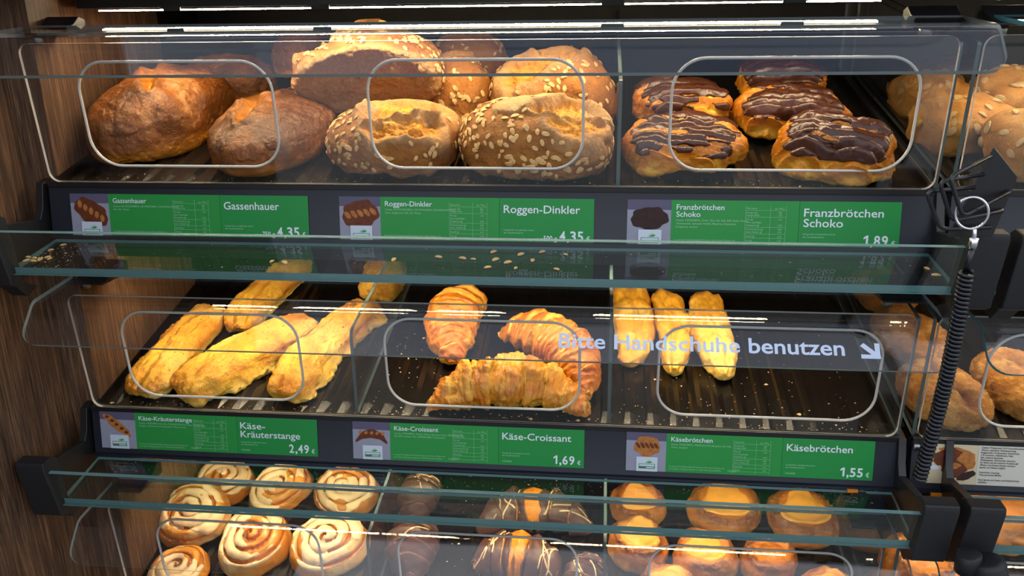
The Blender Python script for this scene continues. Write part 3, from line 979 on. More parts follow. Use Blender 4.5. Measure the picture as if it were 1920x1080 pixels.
def franz(label, a, bw, h, seed, cover=.5, res=7, group='chocolate glazed pastries'):
    U, Fc = ico(res)
    V = dome(U, a, bw, h, 3.0, .38, .7)
    q = np.stack([V[:, 0] / a, V[:, 1] / bw, V[:, 2] / h], 1)
    V[:, 0] *= 1 + .10 * fbm(V * np.array([0, 1, 1]), 30, 2, seed + 1)
    V[:, 1] *= 1 + .10 * fbm(V * np.array([1, 0, 0]), 24, 2, seed + 2)
    waist = 1 - .10 * np.exp(-(q[:, 0] / .3) ** 2)
    V[:, 1] *= waist
    V[:, 2] *= 1 - .10 * np.exp(-(q[:, 1] / .25) ** 2)
    N = vnormals(V, Fc)
    warp = V[:, 1] + .006 * fbm(V * np.array([.7, .25, .5]), 34, 3, seed) + .35 * V[:, 2]
    ph = warp / .0115
    fr = ph - np.floor(ph)
    saw = np.where(fr < .8, fr / .8, (1 - fr) / .2)
    wgt = sstep(0, .2, q[:, 2])
    d = wgt * (.0066 * (saw - .5)) + .005 * fbm(V, 22, 3, seed + 3) + .0009 * fbm(V, 120, 3, seed + 5)
    V = V + N * d[:, None]
    crk = sstep(.5, .0, saw) * wgt * .8 + .5 * sstep(.35, .1, q[:, 2])
    bake = .8 * sstep(.65, 1, saw) * wgt * sstep(-.2, .6, fbm(V, 20, 2, seed + 8))
    o = tag(smesh('chocolate_pastry', V, Fc, {'crack': crk, 'flour': crk * 0, 'bake': bake}, 'puff'), label, 'pastry', group)
    st = fbm(V * np.array([.28, 1.25, .8]), 62, 3, seed + 14)
    big = fbm(V, 13, 2, seed + 18)
    edge = sstep(1.02, .72, np.maximum(np.abs(q[:, 0]) * 1.0, np.abs(q[:, 1]) * .86)) * sstep(.42, .62, q[:, 2])
    m = sstep(.40, .62, edge * (.42 + cover * .44) + .44 * st + .22 * big) * sstep(.05, .4, edge)
    V2 = V + vnormals(V, Fc) * (.0011 * fbm(V * np.array([.5, 1, 1]), 55, 3, seed + 2))[:, None]
    shell('chocolate_glaze', V2, Fc, m, .0024, o, M['choc'])
    return o

def stick(label, a, bw, h, seed, skirt=0.0, ex=5.0, mat='stick', kind='cheese_stick', grooves=0.0, taper=0.0, group='long cheese sticks', res=6, crease=()):
    U, Fc = ico(res)
    V = dome(U, a, bw, h, ex, .4, .75)
    q = np.stack([V[:, 0] / a, V[:, 1] / bw, V[:, 2] / h], 1)
    V[:, 1] *= 1 + taper * q[:, 0]
    V[:, 2] *= 1 + .5 * taper * q[:, 0]
    bend = .006 * np.sin(q[:, 0] * 2.2 + seed)
    V[:, 1] += bend
    N = vnormals(V, Fc)
    rough = 1.0 if kind == 'cheese_stick' else .75
    d = .0030 * fbm(V * np.array([.6, 1, 1]), 26, 3, seed) + .0020 * rough * fbm(V, 62, 3, seed + 3, .6) + .0011 * rough * fbm(V, 170, 3, seed + 4, .6)
    for c in crease:
        dd = np.abs(q[:, 1] - c - .12 * np.sin(3 * q[:, 0] + seed))
        d += sstep(.3, .6, q[:, 2]) * (-.0022 * np.exp(-(dd / .13) ** 2) + .0012 * np.exp(-((dd - .3) / .14) ** 2))
    if grooves:
        d += grooves * np.sin(q[:, 0] * 9 + 2 * fbm(V, 20, 2, seed)) * sstep(.2, .5, q[:, 2])
    if skirt:
        side = sstep(.1, .9, q[:, 1] * np.sign(skirt)) * sstep(.55, .0, q[:, 2])
        lace = .5 + .7 * fbm(V, 46, 4, seed + 6)
        V[:, 1] += np.sign(skirt) * abs(skirt) * side * np.clip(lace, 0, 1.4)
        V[:, 2] = np.where(side > .3, V[:, 2] * .7, V[:, 2])
        d += side * .003 * fbm(V, 90, 4, seed + 8)
    V = V + N * d[:, None]
    ends = sstep(.80, .98, np.abs(q[:, 0]))
    bake = np.clip(.65 * ends * sstep(-.4, .5, fbm(V, 24, 2, seed)) + .55 * sstep(.15, .8, fbm(V * np.array([.6, 1, 1]), 22, 3, seed + 12)) * sstep(.35, .7, q[:, 2]), 0, 1)
    crk = .8 * sstep(.45, .1, q[:, 2])
    fl = sstep(.3, .9, fbm(V, 16, 2, seed + 30)) * .6
    return tag(smesh(kind, V, Fc, {'crack': crk, 'flour': fl, 'bake': bake}, mat), label, 'pastry', group)

def crescent(R, arc, rmax, nseg, seed, nu=280, nv=64, flatten=.86, power=.80, endr=.16):
    """layered crescent: returns vertices, faces, t, saw, top"""
    t = np.linspace(0, 1, nu); th = np.linspace(0, 2 * math.pi, nv, endpoint=False)
    T, TH = np.meshgrid(t, th, indexing='ij')
    phi = (T - .5) * arc
    s = np.abs(T - .5) * 2
    P0 = np.stack([R * np.sin(phi), R * (np.cos(phi) - 1), 0 * phi], -1)
    tw = s * nseg / 2 + .16 * np.cos(TH - .6) + .07 * np.sin(3 * TH + seed)
    fr = tw - np.floor(tw)
    step = np.where(fr < .88, 1.14 - .26 * fr / .88, .88 + .26 * (fr - .88) / .12)
    rr = rmax * (endr + (1 - endr) * np.clip(1 - s ** 2.0, 0, 1) ** power) * step
    cap = np.clip(np.minimum(T, 1 - T) / .02, 0, 1) ** .5
    rr = rr * cap
    er = np.stack([np.sin(phi), np.cos(phi), 0 * phi], -1)
    ez = np.stack([0 * phi, 0 * phi, 0 * phi + 1], -1)
    V = P0 + rr[..., None] * (np.cos(TH)[..., None] * er + flatten * np.sin(TH)[..., None] * ez)
    rc = (rmax * (endr + (1 - endr) * np.clip(1 - s ** 2, 0, 1) ** power))
    V[..., 2] += flatten * rc * .8
    V = V.reshape(-1, 3)
    V[:, 2] = np.where(V[:, 2] < .004, .004 + (V[:, 2] - .004) * .15, V[:, 2])
    Fc = []
    for i in range(nu - 1):
        for j in range(nv):
            Fc.append((i * nv + j, (i + 1) * nv + j, (i + 1) * nv + (j + 1) % nv, i * nv + (j + 1) % nv))
    F2 = []
    for a, b_, c, d_ in Fc: F2 += [(a, c, b_), (a, d_, c)]
    F2 = np.array(F2)
    N = vnormals(V, F2)
    if (N * (V - V.mean(0))).sum() < 0: F2 = F2[:, ::-1]; N = -N
    return V, F2, N, T.ravel(), fr.ravel(), np.sin(TH).ravel(), (nu, nv)

def croissant(label, R, arc, rmax, nseg, seed, cheese=0.0, group='cheese croissants', kind='croissant'):
    V, Fc, N, T, fr, sn, g = crescent(R, arc, rmax, nseg, seed)
    d = .0030 * fbm(V, 30, 3, seed) + .0016 * fbm(V, 80, 3, seed + 6, .6) + .0008 * fbm(V, 170, 3, seed + 5) + .0005 * np.sin(fr * 24 + 2 * fbm(V, 30, 2, seed + 2))
    top = sstep(-.1, .7, sn)
    ch = 0
    if cheese:
        ch = sstep(.0, .5, fbm(V, 26, 3, seed + 9) + cheese - 1.1 * np.abs(T - .5) * 2) * sstep(-.3, .3, sn)
        d += ch * (.0030 + .0032 * fbm(V, 75, 4, seed + 13, .6))
    V = V + N * d[:, None]
    crk = np.clip(.85 * sstep(.82, .95, fr) + .45 * sstep(.1, -.5, sn) + .35 * sstep(.0, .9, fbm(V, 30, 2, seed + 3)), 0, 1)
    bake = np.clip(top * (.55 * sstep(.55, .1, fr) + .5 * sstep(.0, .8, fbm(V, 18, 3, seed + 17))), 0, 1) * .85
    if cheese: bake = np.maximum(bake * (1 - .5 * ch), ch * sstep(-.1, .6, fbm(V, 50, 3, seed + 21)))
    return tag(smesh(kind, V, Fc, {'crack': crk, 'flour': ch * .45 if cheese else crk * 0, 'bake': bake}, 'croissant'), label, 'pastry', group)

def choc_croissant(label, R, arc, rmax, seed, spans, drizzle=3, bare=True, group='chocolate dipped croissants'):
    V, Fc, N, T, fr, sn, (nu, nv) = crescent(R, arc, rmax, 6, seed)
    V = V + N * (.0025 * fbm(V, 30, 3, seed))[:, None]
    crk = np.clip(.8 * sstep(.82, .95, fr) + .4 * sstep(.1, -.5, sn), 0, 1)
    o = tag(smesh('chocolate_croissant', V, Fc, {'crack': crk, 'flour': crk * 0, 'bake': .3 * sstep(0, .8, fbm(V, 20, 2, seed))}, 'croissant'), label, 'pastry', group)
    m = np.zeros(len(V))
    wob = .03 * fbm(V, 40, 3, seed + 4)
    for a, c in spans:
        m = np.maximum(m, sstep(a - .012, a + .012, T + wob) * sstep(c + .012, c - .012, T + wob))
    m *= sstep(-.75, -.45, sn + .15 * fbm(V, 50, 2, seed))
    shell('chocolate_coat', V, Fc, m, .0022, o, M['choc2'])
    rng = random.Random(seed)
    N2 = vnormals(V, Fc)
    dr = MB()
    for k in range(drizzle):
        a, c = spans[k % len(spans)]
        pts = []
        t0, t1 = rng.uniform(a, c), rng.uniform(a, c)
        th0, th1 = rng.uniform(.5, 1.2), rng.uniform(1.9, 2.7)
        for i in range(14):
            u = i / 13
            ti = min(nu - 1, max(0, int((t0 + (t1 - t0) * u + .02 * math.sin(u * 6 + k)) * (nu - 1))))
            tj = int((th0 + (th1 - th0) * u) / 6.28318 * nv) % nv
            p = V[ti * nv + tj] + N2[ti * nv + tj] * .0024
            pts.append(p)
        sm = [pts[0]] + [(pts[i - 1] + 2 * pts[i] + pts[i + 1]) / 4 for i in range(1, 13)] + [pts[-1]]
        dr.tube(sm, [.0009 + .0006 * math.sin(i * 1.3 + k) ** 2 for i in range(14)], 6)
    if drizzle: dr.build('icing_drizzle', M['icing'], o)
    return o

def swirl(label, a, h, seed, turns=3.2, group='iced swirl pastries'):
    nu, nv = 70, 150
    r = np.linspace(0, 1, nu) ** .9; th = np.linspace(0, 2 * math.pi, nv, endpoint=False)
    Rr, TH = np.meshgrid(r, th, indexing='ij')
    rad = a * (1 + .05 * np.cos(2 * TH + seed) + .03 * np.cos(3 * TH + 2 * seed))
    ph = Rr * turns - TH / (2 * math.pi)
    fr = ph - np.floor(ph)
    pr = np.sin(np.pi * fr) ** .55
    prof = np.clip(1 - Rr ** 5, 0, 1) ** .5
    Z = h * (.35 + .65 * prof) * (1 + .12 * (1 - Rr)) + .0075 * (pr - .6) * sstep(1.0, .9, Rr)
    X, Y = Rr * rad * np.cos(TH), Rr * rad * np.sin(TH)
    V = np.stack([X, Y, Z], -1)
    V[-1, :, 2] = h * .38
    side = []
    for zz, k in ((.28, 1.035), (.15, 1.02), (.03, .97), (.0, .9), (.0, .4), (0, .02)):
        side.append(np.stack([X[-1] * k, Y[-1] * k, np.full(nv, zz * h)], -1))
    V = np.concatenate([V, np.array(side)], 0)
    n2 = V.shape[0]
    V = V.reshape(-1, 3)
    Fc = []
    for i in range(n2 - 1):
        for j in range(nv):
            p = i * nv + j; q2 = i * nv + (j + 1) % nv
            Fc += [(p, p + nv, q2 + nv), (p, q2 + nv, q2)]
    Fc = np.array(Fc)
    frf = np.concatenate([fr.ravel(), np.full(len(side) * nv, .5)])
    Rf = np.concatenate([Rr.ravel(), np.full(len(side) * nv, 1.0)])
    N = vnormals(V, Fc)
    V = V + N * (.003 * fbm(V, 24, 3, seed) + .0006 * fbm(V, 110, 2, seed + 3))[:, None]
    groove = sstep(.24, .05, np.minimum(frf, 1 - frf)) * sstep(1, .93, Rf)
    bake = np.clip(.85 * groove + .5 * sstep(.2, .8, fbm(V, 20, 2, seed + 6)) + .4 * sstep(.9, 1, Rf), 0, 1)
    crk = (1 - groove) * sstep(.0, .6, fbm(V, 16, 2, seed + 8)) * .8
    o = tag(smesh('swirl_pastry', V, Fc, {'crack': crk, 'flour': 0 * crk, 'bake': bake}, 'swirl'), label, 'pastry', group)
    m = sstep(.15, .5, fbm(V, 30, 3, seed + 15) * .60 + .36 * (1 - groove) - .1 * sstep(.75, 1, Rf)) * sstep(.99, .86, Rf)
    shell('icing_glaze', V, Fc, m, .0013, o, M['icing'], -.001)
    return o

def bun(label, a, h, seed, cheese=True, group='round buns with melted cheese'):
    U, Fc = ico(6)
    V = dome(U, a, a * .94, h, 2.2, .35, .75)
    q = np.stack([V[:, 0] / a, V[:, 1] / a, V[:, 2] / h], 1)
    r = np.hypot(q[:, 0], q[:, 1])
    N = vnormals(V, Fc)
    rim = np.exp(-((r - .78) / .13) ** 2) * sstep(.40, .58, q[:, 2]) * (.75 + .5 * fbm(V, 30, 2, seed + 8))
    d = .0035 * fbm(V, 26, 3, seed) + .0006 * fbm(V, 110, 2, seed) + rim * (.0028 + .0036 * fbm(V, 85, 3, seed + 3, .6))
    V[:, 2] -= .10 * h * sstep(.7, .45, r) * (q[:, 2] > .5)
    V = V + N * d[:, None]
    wr = .35 * sstep(.3, .9, np.sin(np.arctan2(V[:, 1], V[:, 0]) * 9 + 3 * fbm(V, 18, 2, seed)) ) * sstep(.6, .35, q[:, 2])
    o = tag(smesh('cheese_bun', V, Fc, {'crack': np.clip(.4 * sstep(.5, .15, q[:, 2]) + wr, 0, 1), 'flour': rim * .2, 'bake': np.clip(rim * 1.4 + .3 * sstep(0, .8, fbm(V, 20, 2, seed)), 0, 1)}, 'bun'), label, 'bread', group)
    if cheese:
        ang = np.arctan2(V[:, 1], V[:, 0])
        m = sstep(.08, -.08, r - .58 - .08 * np.sin(3 * ang + seed) - .06 * fbm(V, 40, 2, seed + 4)) * (q[:, 2] > .4)
        shell('cheese_topping', V, Fc, m, .0026, o, M['cheese'])
    return o

def grain_loaf(label, a, bw, h, seed, group='floury grain loaves'):
    U, Fc = ico(6)
    V = dome(U, a, bw, h, 2.2, .34, .85)
    N = vnormals(V, Fc)
    q = np.stack([V[:, 0] / a, V[:, 1] / bw], 1) + .10 * np.stack([fbm(V, 30, 3, seed), fbm(V, 30, 3, seed + 9)], 1)
    dd, t = seg_d(q, (-.55, .0), (.55, .05))
    top = sstep(.4, .7, V[:, 2] / h)
    m = np.exp(-(dd / .14) ** 2) * top * (.6 + .5 * fbm(V, 40, 2, seed))
    V = V + N * (.003 * fbm(V, 18, 3, seed) + .0012 * fbm(V, 75, 3, seed + 6) + .0012 * fbm(V, 190, 3, seed + 5) - .010 * m + .003 * np.exp(-((dd - .28) / .12) ** 2) * top)[:, None]
    return tag(smesh('grain_loaf', V, Fc, {'crack': np.clip(m * 1.2, 0, 1), 'flour': np.clip(.9 - m, 0, 1) * sstep(-.2, .9, fbm(V, 55, 4, seed + 2) + .6 * fbm(V, 220, 2, seed + 7)), 'bake': .2 * sstep(0, .8, fbm(V, 22, 2, seed))}, 'grain'), label, 'bread', group)

def seed_roll(label, a, bw, h, seed, n=34, group='pale rolls with pumpkin seeds'):
    U, Fc = ico(6)
    V = dome(U, a, bw, h, 3.6, .42, .6)
    N = vnormals(V, Fc)
    V = V + N * (.005 * fbm(V, 18, 3, seed) + .0008 * fbm(V, 110, 3, seed + 5))[:, None]
    fl = sstep(-.3, .6, fbm(V, 22, 3, seed + 2)) * .8
    o = tag(smesh('seed_roll', V, Fc, {'crack': .4 * sstep(.4, .1, V[:, 2] / h), 'flour': fl, 'bake': .3 * sstep(0, .8, fbm(V, 20, 2, seed))}, 'seedroll'), label, 'bread', group)
    flakes('pumpkin_seeds', V, Fc, sstep(.05, .2, V[:, 2] / h) + .01, n, seed, o, M['seed'], (.0062, .0040, .0012))
    return o

# --- top tier: dark rye loaves
place(rye_loaf('shiny dark rye loaf leaning by the wooden wall, cracked across its top', .114, .066, .088, 11,
      [((-.35, -.35), (.35, .45), .09, .007), ((.2, .5), (.65, .35), .08, .006), ((-.1, .6), (.4, .8), .06, .005)]), .080, .150, 0, 74)
place(rye_loaf('dark rye loaf partly under the grey-bottomed seeded loaf', .110, .070, .062, 23,
      [((-.5, .1), (.1, .3), .1, .008), ((.1, .45), (.45, .2), .12, .010)]), .243, .120, 0, 80)
place(rye_loaf('rye loaf lying crosswise behind the two front rye loaves', .072, .044, .070, 31, [((-.4, 0), (.4, .2), .1, .006)], 6), .104, .305, 0, 5)
place(rye_loaf('pale orange end of a rye loaf high at the back', .052, .044, .066, 37, (), 6), .206, .345, 0, 60, .030)
# seeded loaves
place(dinkler('low seeded loaf with torn crumbly top at the rail, oat flakes on its left flank', .080, .064, .064, 41, [((-.15, -.05), (.55, .15), .32, .010), ((-.15, -.65), (.55, -.55), .22, .009)], 190, plates=[((-.45, .0), (-.30, .2), .10), ((.50, -.3), (.72, .1), .17)]), .404, .086, 0, 8)
place(dinkler('seeded loaf with floury plates on its crown, beside the glass divider', .090, .070, .074, 47, [((.25, -.25), (.60, .15), .24, .010), ((.35, -.70), (.75, -.35), .18, .008)], 300, plates=[((-.25, -.15), (.0, .2), .28), ((.65, .40), (.8, .1), .16)]), .579, .080, 0, -4)
place(dinkler('seeded loaf standing behind the low torn seeded loaf', .046, .046, .092, 53, [((-.4, .1), (.3, .2), .2, .008)], 190, 6), .462, .208, 0, 30)
place(dinkler('seeded loaf with bright split crown behind the floury-plated one', .080, .060, .096, 59, [((-.45, -.4), (.15, .0), .32, .010), ((-.1, .2), (.3, .2), .2, .008)], 300, 7), .588, .212, 0, 6)
place(dinkler('brown seeded loaf at the very back behind the clear flap', .056, .042, .082, 61, [((-.4, .1), (.3, .2), .2, .006)], 90, 6), .455, .352, 0, 0)
o = dinkler('grey-bottomed seeded loaf tipped up on top of the pile', .098, .050, .076, 67, [((-.45, -.45), (-.05, -.25), .40, .020)], 320, plates=())
o.matrix_world = Matrix.Translation((.358, .128, .103)) @ Matrix.Rotation(math.radians(-4), 4, 'Y') @ Matrix.Rotation(math.radians(-60), 4, 'X')
# chocolate pastries
place(franz('chocolate glazed pastry nearest the glass divider', .064, .060, .040, 71, .95), .747, .084, 0, -4, .002)
place(franz('chocolate glazed pastry behind the one nearest the divider', .054, .054, .046, 73, .8), .754, .200, 0, 6, .008)
place(franz('chocolate glazed pastry in the middle, overlapped by the front right one', .062, .056, .048, 79, .85), .886, .176, 0, -8, .006)
place(franz('chocolate glazed pastry lowest at the right, brown layers at its end', .067, .047, .054, 83, .75), .912, .058, 0, -20)
place(franz('rearmost chocolate glazed pastry under the flap', .058, .046, .048, 89, .85, 6), .892, .292, 0, 4, .010)
# neighbouring case
place(seed_roll('pale seeded roll deepest beside the clear side pane', .052, .042, .048, 91), 1.082, .255, 0, 15)
place(seed_roll('pale seeded roll behind the tongs cradle wires', .056, .046, .052, 93), 1.080, .144, 0, 20)
place(seed_roll('pale seeded roll at the frame edge with big pumpkin seeds', .066, .050, .058, 95, 60), 1.192, .232, 0, 10)
place(seed_roll('pale seeded roll nearest, behind the black steel plate', .064, .050, .062, 97, 60), 1.142, .064, 0, 5)

# --- middle tier: cheese sticks
place(stick('slender cheese stick beside the wooden wall', .104, .033, .030, 101, .006, crease=(.2,)), .068, .120, 1, 82)
place(stick('cheese stick reaching to the back of the tray', .100, .029, .035, 103, 0, crease=(-.3, .3)), .146, .264, 1, 83)
place(stick('broad cheese stick lying diagonally, ragged along its lower edge', .110, .036, .036, 107, -.012, 4.0), .173, .108, 1, 50)
place(stick('cheese stick with a browned tip beside the divider', .118, .029, .036, 109, -.012, 4.5, crease=(.3,)), .278, .132, 1, 77)
place(stick('cheese stick end far back across the divider line', .056, .031, .036, 113, 0), .310, .322, 1, 84)
# croissants
place(croissant('upright standing croissant at the back left of its tray section', .165, 1.10, .036, 7, 121), .447, .190, 1, 86, .004)
place(croissant('curved croissant leaning to the right beside the narrow rolls divider', .150, 1.40, .036, 8, 125), .600, .130, 1, -49, .004)
place(croissant('cheese crusted croissant lying across the front', .150, 1.45, .034, 8, 129, .75), .541, .050, 1, 0, .003)
# narrow rolls
place(stick('narrow pale roll next to the divider, first of three', .096, .027, .032, 131, 0, 2.5, 'roll', 'narrow_roll', .0022, .20, 'narrow pale rolls', crease=(.0,)), .699, .206, 1, 86)
place(stick('narrow pale roll in the middle of the three', .094, .023, .034, 137, 0, 2.5, 'roll', 'narrow_roll', .0022, .18, 'narrow pale rolls', crease=(.3,)), .753, .190, 1, 90)
place(stick('narrow pale roll beside the empty tray end, third of three', .096, .0265, .036, 139, 0, 2.6, 'roll', 'narrow_roll', .0022, .18, 'narrow pale rolls', crease=(-.2,)), .811, .186, 1, 89)
# neighbouring case, floury loaves
place(grain_loaf('floury grain loaf furthest back behind the side pane', .056, .044, .030, 141), 1.074, .318, 1, 100)
place(grain_loaf('floury grain loaf in the middle of the row behind the arrow', .062, .046, .034, 143), 1.076, .196, 1, 104)
place(grain_loaf('floury grain loaf at the front corner beside the coiled cord', .064, .047, .038, 145), 1.078, .068, 1, 106)
place(grain_loaf('floury grain loaf with deep brown crack right of the coiled cord', .070, .052, .040, 149), 1.182, .090, 1, 112)

# --- bottom tier: swirls
SW = [('iced swirl tilted up beside the wooden wall', .046, .126, .053, 18, .016, .032), ('iced swirl in the centre of the front swirls, white icing rings', .152, .094, .053, 8, 0, .036), ('iced swirl beside the divider, brown hollow at its centre', .266, .096, .053, 8, 0, .036),
      ('iced swirl behind the tilted one, seen through the glass ledge', .056, .216, .047, 6, 0, .026), ('iced swirl with brown crust behind the centre one', .152, .204, .048, 8, 0, .026), ('iced swirl at the back beside the divider', .260, .206, .050, 10, 0, .028),
      ('iced swirl lowest in front of the tilted one', .060, .036, .043, 0, 0, .024)]
for i, (lb, x, y, a, tx, k, hh) in enumerate(SW):
    place(swirl(lb, a, hh, 151 + i * 4, 3.0 + .3 * (i % 2)), x, y, 2, 40 * i, k, tx)
# chocolate croissants
place(choc_croissant('chocolate coated croissant with white drizzle at the back, right of the divider', .09, 1.1, .028, 171, [(.0, 1.0)], 5), .382, .198, 2, 82)
place(choc_croissant('plain chocolate coated croissant at the front, right of the divider', .10, 1.1, .033, 173, [(.0, 1.0)], 1), .390, .100, 2, 85)
place(choc_croissant('chocolate dipped croissant with broken white icing at the back', .13, 1.4, .033, 177, [(.0, .42), (.56, 1.0)], 6), .562, .178, 2, 4)
place(choc_croissant('chocolate dipped croissant with bare golden middle at the front', .110, 1.2, .034, 179, [(.0, .40), (.62, 1.0)], 8), .546, .088, 2, -6)
place(choc_croissant('small chocolate croissant in the corner by the bun divider', .09, .95, .027, 181, [(.0, 1.0)], 6), .642, .062, 2, 70)
# cheese buns
BN = [('cheese bun far back beside the bun divider', .720, .205, .042, .030), ('cheese bun with wide cheese disc in the back row middle', .848, .206, .056, .034), ('cheese bun with wrinkled side in the back row, right end', .960, .192, .052, .036),
      ('cheese bun with crusty lid beside the bun divider', .717, .122, .042, .048), ('cheese bun with a round cheese disc like a drum, front middle', .808, .104, .043, .050), ('dark crusted bun without cheese between the cheese buns', .899, .108, .040, .042),
      ('cheese bun lowest at left with pale bubbles', .757, .042, .042, .046), ('cheese bun lowest at right beside the side pane', .966, .050, .041, .050)]
for i, (lb, x, y, a, hh) in enumerate(BN):
    place(bun(lb, a, hh, 191 + 3 * i, i != 5), x, y, 2, 50 * i)
place(bun('smooth yellow bun behind the lowest side pane', .050, .060, 231, False, 'plain buns next door'), 1.095, .105, 2, 0)
place(bun('bright bun on the lowest tray at the frame edge', .060, .055, 235, False, 'plain buns next door'), 1.235, .200, 2, 0)

# ------------------------------------------------------------------ loose crumbs and flakes
def one_flake(i):
    U, Fc = ico(3)
    V = U * np.array([.0046, .0026, .0012])
    V[:, 2] += .0004 * (1 - U[:, 0] ** 2) - .0006 * np.exp(-(U[:, 1] / .22) ** 2) * (U[:, 2] > 0)
    return mesh_np('oat_flake', V, Fc)
fm = one_flake(0); fm.materials.append(M['flake'])
LS = math.atan2(.0100, .0810)
FLK = [(.428, -.057), (.476, -.048), (.503, -.050), (.515, -.052), (.540, -.052), (.554, -.059), (.580, -.052), (.534, -.073), (.564, -.073), (.607, -.074), (.535, -.031), (.566, -.037), (.589, -.029), (.615, -.035), (.294, -.068), (.309, -.070),
       (-.004 + .012, -.069), (.012, -.078), (.017, -.071), (.021, -.079), (.026, -.074), (.031, -.068), (.022, -.048), (.028, -.033), (.036, -.072), (.987, -.055), (.991, -.071)]
rng = random.Random(5)
for i, (x, y) in enumerate(FLK):
    o = bpy.data.objects.new('oat_flake', fm)
    COL.objects.link(o)
    z = -.0655 + (y + .0135) * (.0100 / .0810)
    k = rng.uniform(.7, 1.15)
    o.matrix_world = Matrix.Translation((x, y, z + .0010)) @ Matrix.Rotation(LS * .85, 4, 'X') @ Matrix.Rotation(rng.uniform(0, 6.28), 4, 'Z') @ Matrix.Diagonal((k, k, k, 1))
    lab = 'loose oat flake lying on the upper glass ledge below the Roggen-Dinkler label'
    if 14 <= i < 16: lab = 'loose oat flake lying on the upper glass ledge above the cheese sticks'
    if 16 <= i < 25: lab = 'loose oat flake heaped at the wooden wall end of the upper glass ledge'
    if i >= 25: lab = 'loose oat flake at the coiled cord end of the upper glass ledge'
    tag(o, lab, 'flake', lab.replace('loose oat flake', 'oat flakes'))

def crumbs(name_label, n, fn, seed, size=(.0004, .0014)):
    rng = random.Random(seed)
    m = MB()
    for _ in range(n):
        x, y, z = fn(rng)
        s = rng.uniform(*size) * (2.2 if rng.random() < .05 else 1)
        P = []
        for v in ((1, 0, 0), (-1, 0, 0), (0, 1, 0), (0, -1, 0), (0, 0, 1), (0, 0, -.4)):
            P.append((x + v[0] * s * rng.uniform(.6, 1.4), y + v[1] * s * rng.uniform(.6, 1.4), z + .0004 + v[2] * s * rng.uniform(.5, .9)))
        m.add(P, [(0, 2, 4), (2, 1, 4), (1, 3, 4), (3, 0, 4), (2, 0, 5), (1, 2, 5), (3, 1, 5), (0, 3, 5)])
    o = m.build('crumbs', M['crumb'])
    tag(o, name_label, 'crumbs', None, 'stuff')
def on_tray(lv, x0, x1, y0, y1, bias=1.0):
    def f(r):
        y = y0 + (y1 - y0) * r.random() ** bias
        x = r.uniform(x0, x1)
        k = (x - .006) % .0278
        return (x, y, fz(y, lv) + (.0028 if .013 < k < .023 else .0))
    return f
crumbs('pale crumbs scattered over the empty end of the middle tray', 190, on_tray(1, .68, .99, .012, .24, 1.3), 3)
crumbs('pale crumbs along the front edge of the middle tray', 160, on_tray(1, .02, .99, .008, .020), 4)
crumbs('pale crumbs beside the croissants', 60, on_tray(1, .36, .45, .02, .2), 5)
crumbs('dark flecks and crumbs along the front edge of the top tray', 110, on_tray(0, .02, .99, .008, .030), 6, (.0003, .0010))
crumbs('crumbs on the bottom tray between the chocolate croissants', 50, on_tray(2, .44, .53, .02, .22), 7)
def on_ledge(lv, y0, y1, x0=.03, x1=.98):
    def f(r):
        y = r.uniform(y0, y1)
        return (r.uniform(x0, x1), y, -H * lv - .0660 + (y + .0135) * (.0160 / .0810))
    return f
crumbs('fine crumbs dusting the rear of the middle glass ledge', 240, on_ledge(1, -.040, -.018), 8, (.0003, .0008))
crumbs('fine crumbs on the upper glass ledge', 80, on_ledge(0, -.085, -.018), 9, (.0003, .0009))
crumbs('fine crumbs heaped at the wall end of the upper glass ledge', 60, on_ledge(0, -.085, -.025, .008, .06), 10, (.0004, .0012))

# ------------------------------------------------------------------ tongs cradle, cord, handle
def cradle():
    r = empty('tongs_cradle', 'black wire cradle on a slanted steel plate beside the top price rail', 'holder', (.99, -.11, -.01))
    inv = Matrix.Translation((-.99, .11, .01))
    # slanted plate
    pl = [Vector((1.001, -.125, .0665)), Vector((1.0245, -.128, .040)), Vector((1.012, -.128, -.016)), Vector((.974, -.124, -.018))]
    th = Vector((.0012, .003, .0006))
    m = MB(); m.add(pl + [p + th for p in pl], [(0, 1, 2, 3), (7, 6, 5, 4), (0, 4, 5, 1), (1, 5, 6, 2), (2, 6, 7, 3), (3, 7, 4, 0)])
    m.build('back_plate', M['black'], r, .0006).data.transform(inv)
    def wire(P, rad=.0020):
        P = [Vector(p) for p in P]
        Q = [P[0]]
        for i in range(1, len(P) - 1):
            d0, d1 = (P[i - 1] - P[i]), (P[i + 1] - P[i])
            k = min(.008, d0.length * .4, d1.length * .4)
            a, c = P[i] + d0.normalized() * k, P[i] + d1.normalized() * k
            for j in range(6):
                t = j / 5
                Q.append(a * (1 - t) ** 2 + P[i] * 2 * t * (1 - t) + c * t * t)
        Q.append(P[-1])
        m = MB(); m.tube(Q, rad, 10)
        m.build('wire_loop', M['coil'], r).data.transform(inv)
    wire([(.9985, -.128, .0590), (.9575, -.150, .0440), (.9735, -.150, .0080), (1.0190, -.130, .0270)])
    wire([(.9950, -.128, .0425), (.9530, -.140, .0380), (.9690, -.140, .0015), (1.0160, -.130, .0095)])
    wire([(.9900, -.126, .0300), (.9460, -.132, .0270), (.9635, -.132, -.0085), (1.0090, -.128, -.0065)])
cradle()

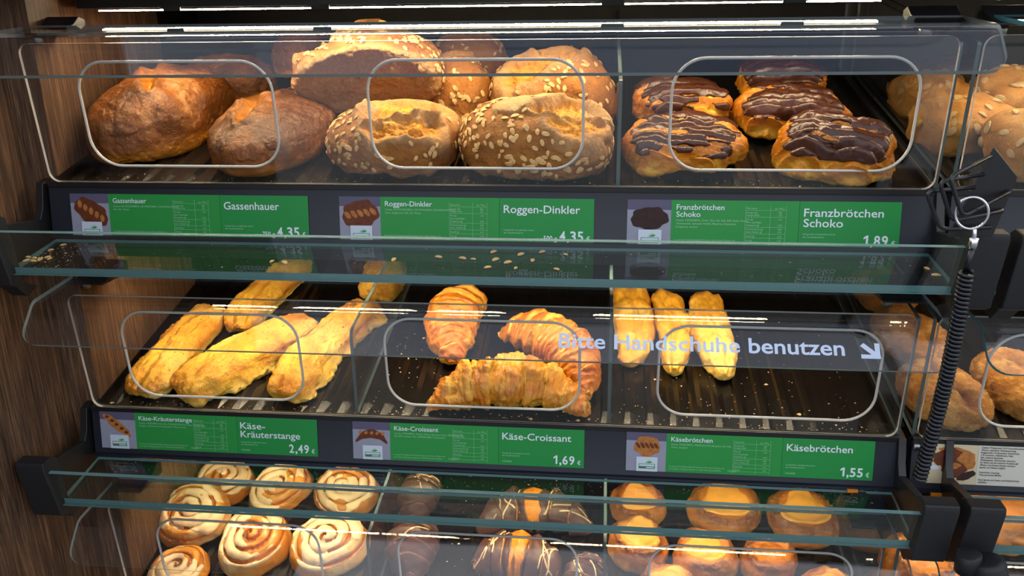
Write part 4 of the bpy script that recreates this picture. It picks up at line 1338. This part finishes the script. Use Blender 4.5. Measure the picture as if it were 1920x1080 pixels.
def cord():
    r = empty('spiral_cord', 'black spiral cord hanging on a chrome key ring in front of the case', 'cord', (.983, -.145, .012))
    inv = Matrix.Translation((-.983, .145, -.012))
    c = Vector((.983, -.145, .0105))
    P = [c + Vector((.0125 * math.cos(t), -.004 * math.cos(t), .0145 * math.sin(t))) for t in [i / 32 * 6.28318 for i in range(32)]]
    MB().tube(P, .0013, 8, 0, True).build('key_ring', M['chrome'], r).data.transform(inv)
    MB().tube([(.987, -.145, -.002), (.9885, -.145, -.010), (.9885, -.1455, -.0185)], .0022, 10).build('ferrule_wire', M['chrome'], r).data.transform(inv)
    MB().tube([(.9885, -.1455, -.0120), (.9885, -.1455, -.0225)], [.0042, .0038], 12).build('ferrule', M['chrome'], r).data.transform(inv)
    a, b_ = Vector((.9865, -.146, -.0440)), Vector((.9690, -.160, -.2540))
    MB().tube([(.9885, -.1455, -.0210), (.9870, -.146, -.034), a], .0030, 10).build('cord_end', M['coil'], r).data.transform(inv)
    n, turns = 50 * 14, 50
    P = []
    for i in range(n + 1):
        t = i / n
        mid = a.lerp(b_, t) + Vector((.004 * math.sin(t * 3.14), 0, 0))
        an = t * turns * 6.28318
        P.append(mid + Vector((.0054 * math.cos(an), .0054 * math.sin(an), 0)))
    MB().tube(P, .0020, 8).build('coil', M['coil'], r).data.transform(inv)
cord()

r = empty('rail_screw', 'silver screw at the rail end beside the coiled cord', 'screw', (M2 + .004, -.004, -H - .009))
MB().tube([(0, -.003, 0), (0, .003, 0)], .0045, 16).build('screw_head', M['steel'], r)
MB().tube([(0, -.0038, 0), (0, -.0028, 0)], .0020, 6).build('screw_socket', M['coil'], r)

def handle():
    r = empty('serving_tongs', 'black serving tongs with a thick grip leaning at the lower right end cap', 'tongs', (1.06, -.15, -.40))
    inv = Matrix.Translation((-1.06, .15, .40))
    p = [(1.0600, -.1340, -.3610), (1.0605, -.1342, -.3625), (1.0620, -.135, -.368), (1.088, -.152, -.470)]
    MB().tube(p, [.0130, .0165, .0180, .0195], 32).build('grip', M['cap'], r).data.transform(inv)
    MB().tube([(1.0425, -.132, -.3560), (1.0428, -.132, -.3575), (1.0445, -.132, -.3780)], [.0110, .0128, .0130], 28).build('knuckle', M['cap'], r).data.transform(inv)
    MB().tube([(1.030, -.138, -.392), (1.044, -.140, -.396)], .0085, 14).build('pivot_knob', M['coil'], r).data.transform(inv)
    MB().tube([(1.0440, -.132, -.370), (1.052, -.133, -.374), (1.062, -.136, -.376)], .0105, 16).build('neck', M['cap'], r).data.transform(inv)
handle()
